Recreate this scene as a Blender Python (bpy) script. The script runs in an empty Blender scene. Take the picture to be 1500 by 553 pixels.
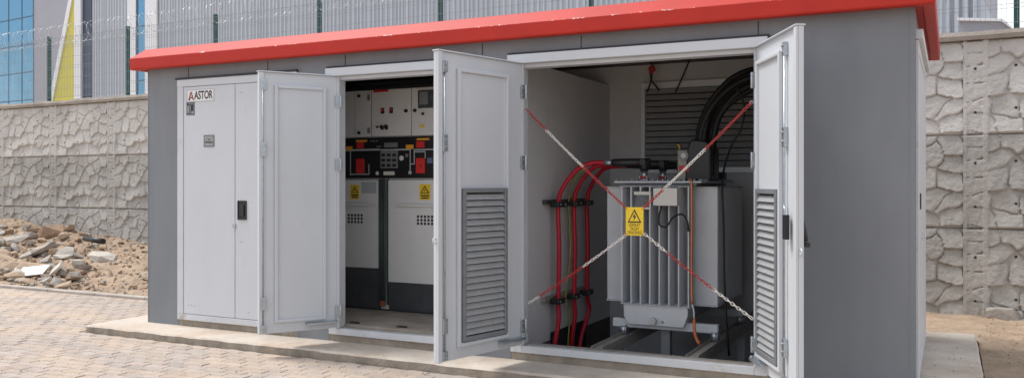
import bpy, bmesh, math, random
from mathutils import Vector, Matrix, noise
R = math.radians
random.seed(7)
scn = bpy.context.scene
COL = scn.collection

# ------------------------------------------------------------------ survey helpers
# camera station and focal length recovered from the two vanishing points of the kiosk
FPX, HOR = 1277.0, 267.0
E1, E2, CAM = (0.8935, -0.4487), (0.4487, 0.8935), (7.716, -6.631, 1.5)
def ray(u, v):
    r = (u - 750) / FPX
    return (r*E1[0] + E1[1], r*E2[0] + E2[1], -(v - HOR) / FPX)
def at_y(u, v, y):
    d = ray(u, v); t = (y - CAM[1]) / d[1]
    return Vector((CAM[0] + t*d[0], y, CAM[2] + t*d[2]))
def at_x(u, v, x):
    d = ray(u, v); t = (x - CAM[0]) / d[0]
    return Vector((x, CAM[1] + t*d[1], CAM[2] + t*d[2]))

# ------------------------------------------------------------------ materials
def mat(name, col, rough=0.6,  metal=0.0, var=0.0, vscale=6.0, bump=0.0, bscale=40.0,
        dirt=None, dirt_amt=0.0, dirt_scale=3.0, dirt_lo=0.55, spec=0.5, stretch=None, world=False):
    m = bpy.data.materials.new(name); m.use_nodes = True
    nt = m.node_tree; b = nt.nodes['Principled BSDF']
    b.inputs['Base Color'].default_value = (*col, 1)
    b.inputs['Roughness'].default_value = rough
    b.inputs['Metallic'].default_value = metal
    b.inputs['Specular IOR Level'].default_value = spec
    tc = nt.nodes.new('ShaderNodeTexCoord')
    src = tc.outputs['Object']
    if world:
        src = nt.nodes.new('ShaderNodeNewGeometry').outputs['Position']
    if stretch:
        mp = nt.nodes.new('ShaderNodeMapping'); mp.inputs['Scale'].default_value = stretch
        nt.links.new(src, mp.inputs['Vector']); src = mp.outputs['Vector']
    last = None
    if var > 0:
        n = nt.nodes.new('ShaderNodeTexNoise'); n.inputs['Scale'].default_value = vscale
        n.inputs['Detail'].default_value = 6; n.inputs['Roughness'].default_value = 0.65
        nt.links.new(src, n.inputs['Vector'])
        mr = nt.nodes.new('ShaderNodeMapRange'); mr.inputs[1].default_value = .3; mr.inputs[2].default_value = .7
        mr.inputs[3].default_value = 1 - var; mr.inputs[4].default_value = 1 + var
        nt.links.new(n.outputs['Fac'], mr.inputs[0])
        mx = nt.nodes.new('ShaderNodeMix'); mx.data_type = 'RGBA'; mx.blend_type = 'MULTIPLY'
        mx.inputs['Factor'].default_value = 1
        mx.inputs[6].default_value = (*col, 1)
        cb = nt.nodes.new('ShaderNodeCombineColor')
        for i in range(3): nt.links.new(mr.outputs[0], cb.inputs[i])
        nt.links.new(cb.outputs[0], mx.inputs[7]); last = mx.outputs[2]
    if dirt is not None:
        n = nt.nodes.new('ShaderNodeTexNoise'); n.inputs['Scale'].default_value = dirt_scale
        n.inputs['Detail'].default_value = 8; n.inputs['Roughness'].default_value = 0.7
        nt.links.new(src, n.inputs['Vector'])
        mr = nt.nodes.new('ShaderNodeMapRange'); mr.inputs[1].default_value = dirt_lo; mr.inputs[2].default_value = dirt_lo + .15
        mr.inputs[3].default_value = 0; mr.inputs[4].default_value = dirt_amt
        nt.links.new(n.outputs['Fac'], mr.inputs[0])
        mx = nt.nodes.new('ShaderNodeMix'); mx.data_type = 'RGBA'
        nt.links.new(mr.outputs[0], mx.inputs['Factor'])
        if last: nt.links.new(last, mx.inputs[6])
        else: mx.inputs[6].default_value = (*col, 1)
        mx.inputs[7].default_value = (*dirt, 1); last = mx.outputs[2]
    if last: nt.links.new(last, b.inputs['Base Color'])
    if bump > 0:
        n = nt.nodes.new('ShaderNodeTexNoise'); n.inputs['Scale'].default_value = bscale
        n.inputs['Detail'].default_value = 5
        nt.links.new(tc.outputs['Object'], n.inputs['Vector'])
        bp = nt.nodes.new('ShaderNodeBump'); bp.inputs['Strength'].default_value = bump
        bp.inputs['Distance'].default_value = 0.02
        nt.links.new(n.outputs['Fac'], bp.inputs['Height'])
        nt.links.new(bp.outputs['Normal'], b.inputs['Normal'])
    return m

M = {}
M['wall'] = mat('grey_wall_paint', (.200, .215, .234), .55, var=.09, vscale=2.5, dirt=(.27, .26, .24), dirt_amt=.3, dirt_scale=3, dirt_lo=.56, stretch=(1, 1, .35), bump=.03, bscale=120)
M['white'] = mat('white_door_paint', (.585, .615, .65), .42, var=.03, vscale=3, dirt=(.40, .37, .33), dirt_amt=.38, dirt_scale=6, dirt_lo=.62, stretch=(1, 1, .4))
M['frame'] = mat('white_frame_paint', (.58, .60, .63), .45, var=.05, vscale=5, dirt=(.36, .31, .26), dirt_amt=.75, dirt_scale=3, dirt_lo=.58)
M['inner'] = mat('interior_panel_paint', (.72, .72, .73), .6, var=.04, vscale=2, dirt=(.33, .31, .30), dirt_amt=.25, dirt_scale=2, dirt_lo=.6)
M['galv'] = mat('galvanised_steel', (.46, .50, .53), .38, .85, var=.15, vscale=25)
M['louvre'] = mat('louvre_galvanised_steel', (.27, .29, .31), .5, .45, var=.12, vscale=12)
M['rear_blade'] = mat('rear_blade_paint', (.48, .49, .50), .45, .1, var=.1, vscale=9)
M['louvre_light'] = mat('louvre_blade_steel', (.38, .39, .40), .5, .1, var=.1, vscale=12)
M['seam'] = mat('dark_joint_sealant', (.05, .05, .055), .8)
M['gasket'] = mat('black_rubber', (.02, .02, .022), .7)
M['black'] = mat('black_plastic', (.018, .018, .02), .38, var=.1)
M['dark'] = mat('dark_recess', (.03, .03, .032), .9)
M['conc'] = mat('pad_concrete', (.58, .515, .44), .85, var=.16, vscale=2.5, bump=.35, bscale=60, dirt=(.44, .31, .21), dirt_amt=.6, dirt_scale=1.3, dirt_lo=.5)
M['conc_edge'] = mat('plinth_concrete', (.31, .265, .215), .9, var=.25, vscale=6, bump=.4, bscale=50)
M['floor'] = mat('dusty_floor', (.31, .27, .225), .85, var=.3, vscale=4, bump=.2)
M['pcast'] = mat('precast_concrete', (.53, .51, .48), .9, var=.16, vscale=1.2, bump=.5, bscale=35, dirt=(.29, .275, .255), dirt_amt=.5, dirt_scale=1.3, dirt_lo=.54, world=True)
M['pcast_old'] = mat('weathered_precast_concrete', (.42, .402, .372), .9, var=.2, vscale=1.0, bump=.5, bscale=35, dirt=(.23, .22, .205), dirt_amt=.6, dirt_scale=1.2, dirt_lo=.50, world=True, stretch=(1, 1, .6))
M['cope'] = mat('coping_concrete', (.36, .325, .285), .9, var=.2, vscale=3, bump=.5, bscale=30)
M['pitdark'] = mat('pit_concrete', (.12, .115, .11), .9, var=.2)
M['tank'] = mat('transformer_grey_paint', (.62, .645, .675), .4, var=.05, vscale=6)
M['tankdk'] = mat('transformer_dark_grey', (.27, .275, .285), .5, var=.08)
M['rail'] = mat('dusty_steel', (.36, .34, .32), .55, .3, var=.15, vscale=8, dirt=(.38, .31, .24), dirt_amt=.5, dirt_scale=3, dirt_lo=.48)
M['redc'] = mat('red_cable_sheath', (.50, .012, .03), .4, var=.1)
M['cable'] = mat('black_cable_sheath', (.009, .009, .010), .6)
M['copper'] = mat('copper_pipe', (.55, .20, .10), .35, .5, var=.15, vscale=9)
M['brass'] = mat('brass', (.55, .38, .12), .35, .8)
M['redpl'] = mat('red_plastic', (.62, .03, .025), .4)
M['redch'] = mat('red_chain_plastic', (.40, .035, .03), .45, var=.15, vscale=30)
M['whitech'] = mat('white_chain_plastic', (.74, .71, .66), .45, var=.1, vscale=30)
M['yellow'] = mat('yellow_sign_enamel', (.80, .56, .02), .4, var=.04)
M['ink'] = mat('black_ink', (.02, .02, .02), .5)
M['cream'] = mat('cream_plastic', (.66, .65, .60), .45)
M['sgw'] = mat('switchgear_paint', (.70, .70, .69), .45, var=.03)
M['sgblack'] = mat('black_mimic_panel', (.014, .014, .016), .35)
M['sgdark'] = mat('dark_grey_base', (.06, .063, .068), .5, var=.2, vscale=6)
M['mimic'] = mat('pale_mimic_line', (.42, .45, .46), .5)
M['orange'] = mat('orange_label', (.80, .33, .02), .5)
M['steelpl'] = mat('printed_metal_label', (.30, .31, .32), .4, .5, var=.3, vscale=60)
M['duct'] = mat('dark_green_duct', (.05, .07, .068), .5)
M['green'] = mat('dark_green_post', (.012, .075, .062), .45, var=.1)
M['wire'] = mat('fence_wire', (.26, .31, .33), .45, .2)
M['razor'] = mat('razor_wire_steel', (.62, .64, .66), .35, .7)
M['clad'] = mat('corrugated_cladding', (.44, .475, .53), .45, 0, var=.05, vscale=1.2, stretch=(1, 1, .1))
M['cladlilac'] = mat('plain_cladding', (.33, .335, .385), .5, var=.05, vscale=.8)
M['cladwhite'] = mat('white_cladding', (.72, .74, .77), .45, var=.04)
M['cladyel'] = mat('yellow_cladding', (.56, .50, .06), .45, var=.06, vscale=2)
M['cladnavy'] = mat('navy_cladding', (.045, .06, .10), .5)
M['mull'] = mat('mullion_dark', (.06, .10, .16), .4, .4)
M['soil'] = mat('sandy_soil', (.36, .265, .185), .95, var=.25, vscale=3, bump=.9, bscale=25, dirt=(.46, .39, .31), dirt_amt=.6, dirt_scale=9, dirt_lo=.56)
M['sand'] = mat('bedding_sand', (.42, .33, .25), .95, var=.2, vscale=5, bump=.5)
M['stone_tan'] = mat('tan_rubble', (.44, .33, .235), .9, var=.2, vscale=8, bump=.6, bscale=30)
M['stone_grey'] = mat('grey_rubble', (.36, .325, .285), .9, var=.2, vscale=8, bump=.6, bscale=30)
M['stone_pale'] = mat('pale_rubble', (.52, .48, .42), .9, var=.15, vscale=8, bump=.5, bscale=30)
M['stone_brown'] = mat('brown_boulder', (.30, .20, .13), .9, var=.25, vscale=8, bump=.6, bscale=20)
M['board'] = mat('white_board', (.80, .80, .80), .5)
M['joint'] = mat('joint_sand', (.33, .26, .205), .95, var=.3, vscale=3)
M['kerb'] = mat('kerb_concrete', (.42, .375, .33), .9, var=.18, vscale=4, bump=.4)

def glass_mat():
    m = mat('blue_reflective_glass', (.15, .33, .47), .05, .8, var=.0)
    nt = m.node_tree; b = nt.nodes['Principled BSDF']
    tc = nt.nodes.new('ShaderNodeTexCoord'); n = nt.nodes.new('ShaderNodeTexNoise')
    n.inputs['Scale'].default_value = .5; n.inputs['Detail'].default_value = 3
    nt.links.new(tc.outputs['Object'], n.inputs['Vector'])
    bp = nt.nodes.new('ShaderNodeBump'); bp.inputs['Strength'].default_value = .25; bp.inputs['Distance'].default_value = .15
    nt.links.new(n.outputs['Fac'], bp.inputs['Height']); nt.links.new(bp.outputs['Normal'], b.inputs['Normal'])
    return m
M['glass'] = glass_mat()

def clear_mat():
    m = mat('clear_window', (.55, .58, .6), .1, .3)
    return m
M['display'] = mat('dark_display_window', (.10, .12, .14), .12, .2, var=.5, vscale=20)

def roof_mat():
    m = mat('red_roof_paint', (.46, .024, .014), .5, spec=.3, var=.08, vscale=3)
    nt = m.node_tree; b = nt.nodes['Principled BSDF']
    tc = nt.nodes.new('ShaderNodeTexCoord')
    sx = nt.nodes.new('ShaderNodeSeparateXYZ'); nt.links.new(tc.outputs['Object'], sx.inputs[0])
    # chipped paint along the folded edge (a real wear line at z = 2.82)
    a = nt.nodes.new('ShaderNodeMath'); a.operation = 'SUBTRACT'; a.inputs[1].default_value = 2.82
    nt.links.new(sx.outputs['Z'], a.inputs[0])
    ab = nt.nodes.new('ShaderNodeMath'); ab.operation = 'ABSOLUTE'; nt.links.new(a.outputs[0], ab.inputs[0])
    mr = nt.nodes.new('ShaderNodeMapRange'); mr.inputs[1].default_value = 0; mr.inputs[2].default_value = .03
    mr.inputs[3].default_value = .22; mr.inputs[4].default_value = -.05
    nt.links.new(ab.outputs[0], mr.inputs[0])
    n = nt.nodes.new('ShaderNodeTexNoise'); n.inputs['Scale'].default_value = 7; n.inputs['Detail'].default_value = 8
    n.inputs['Roughness'].default_value = .75
    nt.links.new(tc.outputs['Object'], n.inputs['Vector'])
    ad = nt.nodes.new('ShaderNodeMath'); ad.operation = 'ADD'
    nt.links.new(n.outputs['Fac'], ad.inputs[0]); nt.links.new(mr.outputs[0], ad.inputs[1])
    th = nt.nodes.new('ShaderNodeMapRange'); th.inputs[1].default_value = .765; th.inputs[2].default_value = .80
    nt.links.new(ad.outputs[0], th.inputs[0])
    mx = nt.nodes.new('ShaderNodeMix'); mx.data_type = 'RGBA'
    src = b.inputs['Base Color'].links[0].from_socket
    nt.links.new(src, mx.inputs[6]); mx.inputs[7].default_value = (.62, .52, .46, 1)
    nt.links.new(th.outputs[0], mx.inputs['Factor']); nt.links.new(mx.outputs[2], b.inputs['Base Color'])
    return m
M['roof'] = roof_mat()

def paver_mat():
    m = mat('paver_concrete', (.60, .505, .43), .9, var=.10, vscale=9, bump=.5, bscale=60)
    nt = m.node_tree; b = nt.nodes['Principled BSDF']
    src = b.inputs['Base Color'].links[0].from_socket
    at = nt.nodes.new('ShaderNodeAttribute'); at.attribute_name = 'tone'
    mx = nt.nodes.new('ShaderNodeMix'); mx.data_type = 'RGBA'; mx.blend_type = 'MULTIPLY'; mx.inputs['Factor'].default_value = 1
    nt.links.new(src, mx.inputs[6]); nt.links.new(at.outputs['Color'], mx.inputs[7])
    tc = nt.nodes.new('ShaderNodeTexCoord')
    n = nt.nodes.new('ShaderNodeTexNoise'); n.inputs['Scale'].default_value = .9; n.inputs['Detail'].default_value = 8; n.inputs['Roughness'].default_value = .68
    mp = nt.nodes.new('ShaderNodeMapping'); mp.inputs['Scale'].default_value = (.6, 1.5, 1)
    nt.links.new(tc.outputs['Object'], mp.inputs[0]); nt.links.new(mp.outputs[0], n.inputs['Vector'])
    mr = nt.nodes.new('ShaderNodeMapRange'); mr.inputs[1].default_value = .47; mr.inputs[2].default_value = .64; mr.inputs[4].default_value = .75
    nt.links.new(n.outputs['Fac'], mr.inputs[0])
    m2 = nt.nodes.new('ShaderNodeMix'); m2.data_type = 'RGBA'
    nt.links.new(mx.outputs[2], m2.inputs[6]); m2.inputs[7].default_value = (.56, .44, .33, 1)
    nt.links.new(mr.outputs[0], m2.inputs['Factor']); nt.links.new(m2.outputs[2], b.inputs['Base Color'])
    return m
M['paver'] = paver_mat()

# ------------------------------------------------------------------ mesh builders
class MB:
    def __init__(s): s.bm = bmesh.new()
    def box(s, x0, x1, y0, y1, z0, z1, mi=0):
        if x0 > x1: x0, x1 = x1, x0
        if y0 > y1: y0, y1 = y1, y0
        if z0 > z1: z0, z1 = z1, z0
        v = [s.bm.verts.new(p) for p in ((x0,y0,z0),(x1,y0,z0),(x1,y1,z0),(x0,y1,z0),(x0,y0,z1),(x1,y0,z1),(x1,y1,z1),(x0,y1,z1))]
        for q in ((3,2,1,0),(4,5,6,7),(0,1,5,4),(1,2,6,5),(2,3,7,6),(3,0,4,7)):
            f = s.bm.faces.new([v[i] for i in q]); f.material_index = mi
        return s
    def obox(s, c, ax, ay, az, hx, hy, hz, mi=0):
        c = Vector(c); v = []
        for k in (-1, 1):
            for a, b in ((-1,-1),(1,-1),(1,1),(-1,1)):
                v.append(s.bm.verts.new(c + ax*hx*a + ay*hy*b + az*hz*k))
        for q in ((3,2,1,0),(4,5,6,7),(0,1,5,4),(1,2,6,5),(2,3,7,6),(3,0,4,7)):
            f = s.bm.faces.new([v[i] for i in q]); f.material_index = mi
        return s
    def cyl(s, p0, p1, r, r1=None, n=14, mi=0):
        return s.sweep([Vector(p0), Vector(p1)], [r, r if r1 is None else r1], n, mi)
    def sweep(s, pts, rad, n=10, mi=0):
        pts = [Vector(p) for p in pts]
        if not isinstance(rad, (list, tuple)): rad = [rad]*len(pts)
        t0 = (pts[1]-pts[0]).normalized()
        up = Vector((0,0,1)) if abs(t0.z) < .9 else Vector((1,0,0))
        nrm = t0.cross(up).normalized(); rings = []
        for i, p in enumerate(pts):
            a = pts[max(i-1,0)]; b = pts[min(i+1,len(pts)-1)]
            t = (b-a).normalized()
            nrm = (nrm - t*nrm.dot(t)).normalized(); bn = t.cross(nrm)
            rings.append([s.bm.verts.new(p + (nrm*math.cos(2*math.pi*k/n) + bn*math.sin(2*math.pi*k/n))*rad[i]) for k in range(n)])
        for a, b in zip(rings, rings[1:]):
            for k in range(n):
                f = s.bm.faces.new((a[k], a[(k+1)%n], b[(k+1)%n], b[k])); f.material_index = mi; f.smooth = True
        f = s.bm.faces.new(rings[0][::-1]); f.material_index = mi
        f = s.bm.faces.new(rings[-1]); f.material_index = mi
        return s
    def prism(s, poly, d0, d1, axis='y', mi=0):
        # poly: list of (a, b); axis y -> (x, z), x -> (y, z), z -> (x, y)
        def P(a, b, d): return {'y': (a, d, b), 'x': (d, a, b), 'z': (a, b, d)}[axis]
        A = [s.bm.verts.new(P(a, b, d0)) for a, b in poly]; B = [s.bm.verts.new(P(a, b, d1)) for a, b in poly]
        n = len(poly)
        for f in [A, B[::-1]] + [[A[i], B[i], B[(i+1)%n], A[(i+1)%n]] for i in range(n)]:
            q = s.bm.faces.new(f); q.material_index = mi
        return s
    def torus(s, c, ax, ay, a, b, r, n=12, m=6, mi=0):
        c = Vector(c); az = ax.cross(ay); rings = []
        for i in range(n):
            t = 2*math.pi*i/n; d = (ax*math.cos(t)*1.0 + ay*math.sin(t)); p = c + ax*math.cos(t)*a + ay*math.sin(t)*b
            rings.append([s.bm.verts.new(p + (d*math.cos(2*math.pi*k/m) + az*math.sin(2*math.pi*k/m))*r) for k in range(m)])
        for i in range(n):
            A, B = rings[i], rings[(i+1)%n]
            for k in range(m):
                f = s.bm.faces.new((A[k], B[k], B[(k+1)%m], A[(k+1)%m])); f.smooth = True; f.material_index = mi
        return s
    def build(s, name, mats, parent=None, origin=None, bevel=0.0, seg=2):
        bmesh.ops.recalc_face_normals(s.bm, faces=s.bm.faces)
        if origin is not None:
            o = Vector(origin)
            for v in s.bm.verts: v.co -= o
        me = bpy.data.meshes.new(name); s.bm.to_mesh(me); s.bm.free()
        for m in (mats if isinstance(mats, (list, tuple)) else [mats]): me.materials.append(m)
        ob = bpy.data.objects.new(name, me); COL.objects.link(ob)
        if origin is not None: ob.location = origin
        if parent is not None: ob.parent = parent
        if bevel:
            b = ob.modifiers.new('bevel', 'BEVEL'); b.width = bevel; b.segments = seg; b.limit_method = 'ANGLE'; b.angle_limit = R(40)
        return ob
def tag(o, label=None, cat=None, group=None, kind=None):
    if label: o['label'] = label
    if cat: o['category'] = cat
    if group: o['group'] = group
    if kind: o['kind'] = kind
    return o
def thing(name, label, cat, loc=(0,0,0), group=None):
    o = bpy.data.objects.new(name, None); o.empty_display_size = .2; COL.objects.link(o); o.location = loc
    return tag(o, label, cat, group)
def dup(o, parent=None, loc=None):
    c = o.copy(); COL.objects.link(c)
    if parent is not None: c.parent = parent
    if loc is not None: c.location = loc
    return c
def text_obj(s, size, name, m, loc, parent=None, rot=(R(90),0,0), extrude=.0008, align='CENTER', sx=1.0, bold=0.0):
    cu = bpy.data.curves.new('lettering', 'FONT'); cu.body = s; cu.size = size; cu.extrude = extrude; cu.offset = bold
    cu.align_x = align; cu.align_y = 'CENTER'
    t = bpy.data.objects.new('lettering_source', cu); COL.objects.link(t)
    bpy.context.view_layer.update()
    me = bpy.data.meshes.new_from_object(t.evaluated_get(bpy.context.evaluated_depsgraph_get()))
    bpy.data.objects.remove(t); bpy.data.curves.remove(cu)
    me.name = name; me.materials.clear(); me.materials.append(m)
    o = bpy.data.objects.new(name, me); COL.objects.link(o)
    o.location = loc; o.rotation_euler = rot; o.scale = (sx, 1, 1)
    if parent is not None: o.parent = parent
    return o
def spline(ctrl, n=10):
    P = [Vector(p) for p in ctrl]; P = [P[0]*2-P[1]] + P + [P[-1]*2-P[-2]]; out = []
    for i in range(1, len(P)-2):
        a, b, c, d = P[i-1:i+3]
        for k in range(n):
            t = k/n
            out.append(.5*((2*b) + (c-a)*t + (2*a-5*b+4*c-d)*t*t + (3*b-a-3*c+d)*t**3))
    out.append(P[-2]); return out

# ------------------------------------------------------------------ GROUND
W, D = 7.50, 2.80
GZ = -0.09
b = MB()   # one sheet with the opening of the cable pit cut out
O4 = [b.bm.verts.new((x, y, GZ-.03)) for x, y in ((-400,-400),(400,-400),(400,400),(-400,400))]
I4 = [b.bm.verts.new((x, y, GZ-.03)) for x, y in ((4.24,.06),(W-.06,.06),(W-.06,D-.06),(4.24,D-.06))]
for i in range(4): b.bm.faces.new((O4[i], O4[(i+1)%4], I4[(i+1)%4], I4[i]))
tag(b.build('ground', M['sand']), kind='structure')

def wall_y(x): return 5.2 + (7.48 - x)*.05
def smooth(a, b_, x):
    t = max(0, min(1, (x-a)/(b_-a))); return t*t*(3-2*t)
def soil_h(x, y):
    yw = wall_y(x)
    # heaped debris at the left end, low bare soil at the right
    heap = 0.0
    pts = [(-14,.85),(-11.5,.72),(-9.6,.52),(-7.5,.36),(-5,.28),(-2,.15),(2,.06),(6,0),(14,0)]
    for (xa, ha), (xb, hb) in zip(pts, pts[1:]):
        if xa <= x <= xb: heap = ha + (hb-ha)*(x-xa)/(xb-xa)
    t = smooth(1.9, yw-.4, y) if x < 3 else smooth(3.2, yw, y)
    n1 = noise.noise(Vector((x*1.1, y*1.1, 3.1))); n2 = noise.noise(Vector((x*3.3, y*3.3, 7.7))); n3 = noise.noise(Vector((x*8, y*8, 1.7))); n4 = noise.noise(Vector((x*19, y*19, 4.7))); n5 = abs(noise.noise(Vector((x*5, y*5, 6.7))))
    amp = (.35 + heap)
    fade = smooth(1.78, 2.2, y) if x < 3 else 1
    if x > 3: fade = smooth(-6, -3, y)*1.0
    return GZ + .012 + (heap*t)*fade + fade*(amp*(.08*n1 + .07*n2 + .05*n5) + .036*n3 + .020*n4)*(1 if x < 3 else .35)
def grid(name, x0, x1, y0, y1, st, m):
    bm = bmesh.new(); nx = int((x1-x0)/st); ny = int((y1-y0)/st); g = []
    for j in range(ny+1):
        row = []
        for i in range(nx+1):
            x = x0 + (x1-x0)*i/nx; y = y0 + (y1-y0)*j/ny
            row.append(bm.verts.new((x, y, soil_h(x, y))))
        g.append(row)
    for j in range(ny):
        for i in range(nx):
            f = bm.faces.new((g[j][i], g[j][i+1], g[j+1][i+1], g[j+1][i])); f.smooth = True
    bb = MB(); bb.bm.free(); bb.bm = bm
    return tag(bb.build(name, m), kind='structure')
grid('soil', -14, 3, 1.79, 6.3, .035, M['soil'])
grid('soil', 3.0, 13, 3.17, 5.6, .04, M['soil'])
grid('soil', 7.97, 13, -6, 3.17, .04, M['soil'])
def soil_hit(u, v):
    d = ray(u, v); t = 4
    while t < 40:
        p = Vector((CAM[0]+t*d[0], CAM[1]+t*d[1], CAM[2]+t*d[2]))
        if p.z <= soil_h(p.x, p.y): return p
        t += .02
    return None

# kerb between paving and soil
b = MB()
x = -14.0
while x < -0.6:
    b.box(x, min(x+.995, -.6), 1.66, 1.78, -.25, -.045 + random.uniform(-.004, .004)); x += 1.0
tag(b.build('kerb', M['kerb'], bevel=.012), kind='structure')

# interlocking wavy pavers, one mesh of individual chamfered stones
def pavers():
    bm = bmesh.new(); cl = bm.loops.layers.color.new('tone')
    L, Hh, gap, ch = .225, .1125, .0042, .009
    prof = [0, .018, .018, 0, 0]; xs = [0, .07, .155, .225]; 
    def zz(x):  # zigzag edge
        t = (x/L) % 1.0
        return .017*(1 - abs(2*t-1)*2)
    z0, z1 = -.12, -.075
    y = -3.6; k = 0
    while y + Hh < 1.66:
        x = -12 + (k % 2)*L*.5
        while x < 5:
            if not (x > -.62 and y > -.55 and x + L < 99 and (y+Hh > -.40 and x+L > -.42)):
                dz = random.uniform(-.003, .003); tilt = random.uniform(-.003, .003)
                pts = []
                for t in (0, .25, .5, .75, 1): pts.append((x + t*L, y + zz(x + t*L + 24*L)))
                top = [(px, py + Hh) for px, py in pts]
                out = pts + top[::-1]
                cx = x + L/2; cy = y + Hh/2
                def ins(p, d):
                    px, py = p
                    e = d*.45; return (px + (e if px < cx-L*.49 else (-e if px > cx+L*.49 else 0)), py + (d if p in pts else -d))
                ring0 = [bm.verts.new((*ins(p, gap), z0)) for p in out]
                ring1 = [bm.verts.new((*ins(p, gap), z1 - ch + dz)) for p in out]
                ring2 = [bm.verts.new((*ins(p, gap+ch), z1 + dz + tilt*((p[0]-cx)/L))) for p in out]
                n = len(out); fs = [bm.faces.new(ring2)]
                for A, B in ((ring0, ring1), (ring1, ring2)):
                    for i in range(n): fs.append(bm.faces.new((A[i], A[(i+1)%n], B[(i+1)%n], B[i])))
                g = random.gauss(1, .022); w = random.uniform(-.015, .015)
                for f in fs:
                    for lp in f.loops: lp[cl] = (min(1,.86*g*(1+w)), min(1,.86*g), min(1,.86*g*(1-w)), 1)
            x += L
        y += Hh; k += 1
    bb = MB(); bb.bm.free(); bb.bm = bm
    return tag(bb.build('paving', M['paver']), kind='structure')
pavers()
# sand swept into the joints, just below the paver tops
b = MB()
O4 = [(-13.5,-3.7),(5.2,-3.7),(5.2,-.43),(-.46,-.43),(-.46,1.66),(-13.5,1.66)]
b.bm.faces.new([b.bm.verts.new((x, y, -.0835)) for x, y in O4])
tag(b.build('joint_sand', M['joint']), kind='structure')

# concrete pad with an uneven front edge
def pad():
    bm = bmesh.new()
    X0, X1, Y0, Y1 = -.44, 7.95, -.42, 3.14
    per = []
    n = 160
    for i in range(n+1):
        x = X0 + (X1-X0)*i/n
        w = noise.noise(Vector((x*2.3, 0, 1)))*.025 + noise.noise(Vector((x*9, 0, 2)))*.014
        per.append((x, Y0 + w))
    for i in range(1, 40): per.append((X1 + noise.noise(Vector((0, i*.4, 5)))*.012, Y0 + (Y1-Y0)*i/40))
    per.append((X1, Y1)); per.append((X0, Y1))
    for i in range(39, 0, -1): per.append((X0 + noise.noise(Vector((0, i*.4, 9)))*.012, Y0 + (Y1-Y0)*i/40))
    def ring(d, z): 
        cx, cy = (X0+X1)/2, (Y0+Y1)/2; out = []
        for x, y in per:
            xx = min(max(x, X0+d), X1-d) if d else x; yy = y
            if y < Y0+.1: yy = y + d
            elif y > Y1-.1: yy = y - d
            if d and x > X1-.1: xx = x - d
            if d and x < X0+.1: xx = x + d
            out.append(bm.verts.new((xx, yy, z + (noise.noise(Vector((x*6, y*6, 4)))*.005 if z > -.05 else 0))))
        return out
    A, B, C = ring(0, -.30), ring(0, -.018), ring(.016, 0.0)
    m = len(per)
    for P, Q in ((A, B), (B, C)):
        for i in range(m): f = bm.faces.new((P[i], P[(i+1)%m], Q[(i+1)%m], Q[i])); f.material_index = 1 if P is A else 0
    inn = [bm.verts.new((min(max(v.co.x, .07), W-.07), min(max(v.co.y, .07), D-.07), v.co.z*0)) for v in C]
    for i in range(m):
        try: bm.faces.new((C[i], C[(i+1)%m], inn[(i+1)%m], inn[i]))
        except ValueError: pass
    bmesh.ops.remove_doubles(bm, verts=inn, dist=.0005)
    bb = MB(); bb.bm.free(); bb.bm = bm
    return tag(bb.build('concrete_pad', [M['conc'], M['conc_edge']]), kind='structure')
pad()

# ------------------------------------------------------------------ KIOSK
K = thing('transformer_kiosk', 'long grey prefabricated transformer kiosk with red roof edge and white steel doors', 'transformer kiosk')
T = .08
zp, zt = .065, 2.585   # plinth top, underside of lintel
# front wall: piers and lintel butt end to end
b = MB()
for xa, xb in ((0, .455), (2.055, 2.445), (4.045, 4.375), (6.515, W)): b.box(xa, xb, 0, T, 0.0, zt)
b.box(0, W, 0, T, zt, 2.80)
b.build('front_wall', M['wall'], K)
b = MB()
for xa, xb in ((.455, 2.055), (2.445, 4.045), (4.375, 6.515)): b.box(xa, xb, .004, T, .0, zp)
b.build('plinth', M['conc_edge'], K)
b = MB(); b.box(W-T, W, T, D, 0, 2.80); b.build('end_wall', M['wall'], K)
b = MB(); b.box(0, T, T, D, 0, 2.80); b.build('end_wall', M['wall'], K)
b = MB(); b.box(T, W-T, D-.12, D, -.9, 2.80)
b.build('rear_wall', M['inner'], K)
# roof: folded red edge all round
b = MB(); loops = []
for o, z in ((-.03, 2.715), (.045, 2.712), (.05, 2.70), (.125, 2.70), (.13, 2.715), (.13, 2.82), (.02, 2.925), (-1.2, 3.0)):
    loops.append([b.bm.verts.new(p) for p in ((-o,-o,z),(W+o,-o,z),(W+o,D+o,z),(-o,D+o,z))])
for P, Q in zip(loops, loops[1:]):
    for i in range(4): b.bm.faces.new((P[i], P[(i+1)%4], Q[(i+1)%4], Q[i]))
b.bm.faces.new(loops[-1])
b.build('roof', M['roof'], K, bevel=.006)
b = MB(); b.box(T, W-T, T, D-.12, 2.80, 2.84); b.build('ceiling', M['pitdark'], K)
# vertical sheet joints over the doors
for x in (.60, 1.68, 2.63, 4.10, 5.0+.02, 6.44):
    s = MB().box(x-.004, x+.004, -.0025, 0.0, 2.60, 2.70).build('sheet_joint', M['seam'], K)
s = MB().box(0.0, .012, -.0025, 0.0, 0, 2.7).build('corner_trim', M['wall'], K)
s = MB().box(W-.03, W+.003, -.003, 0.05, 0, 2.7).build('corner_trim', M['wall'], K)
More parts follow.
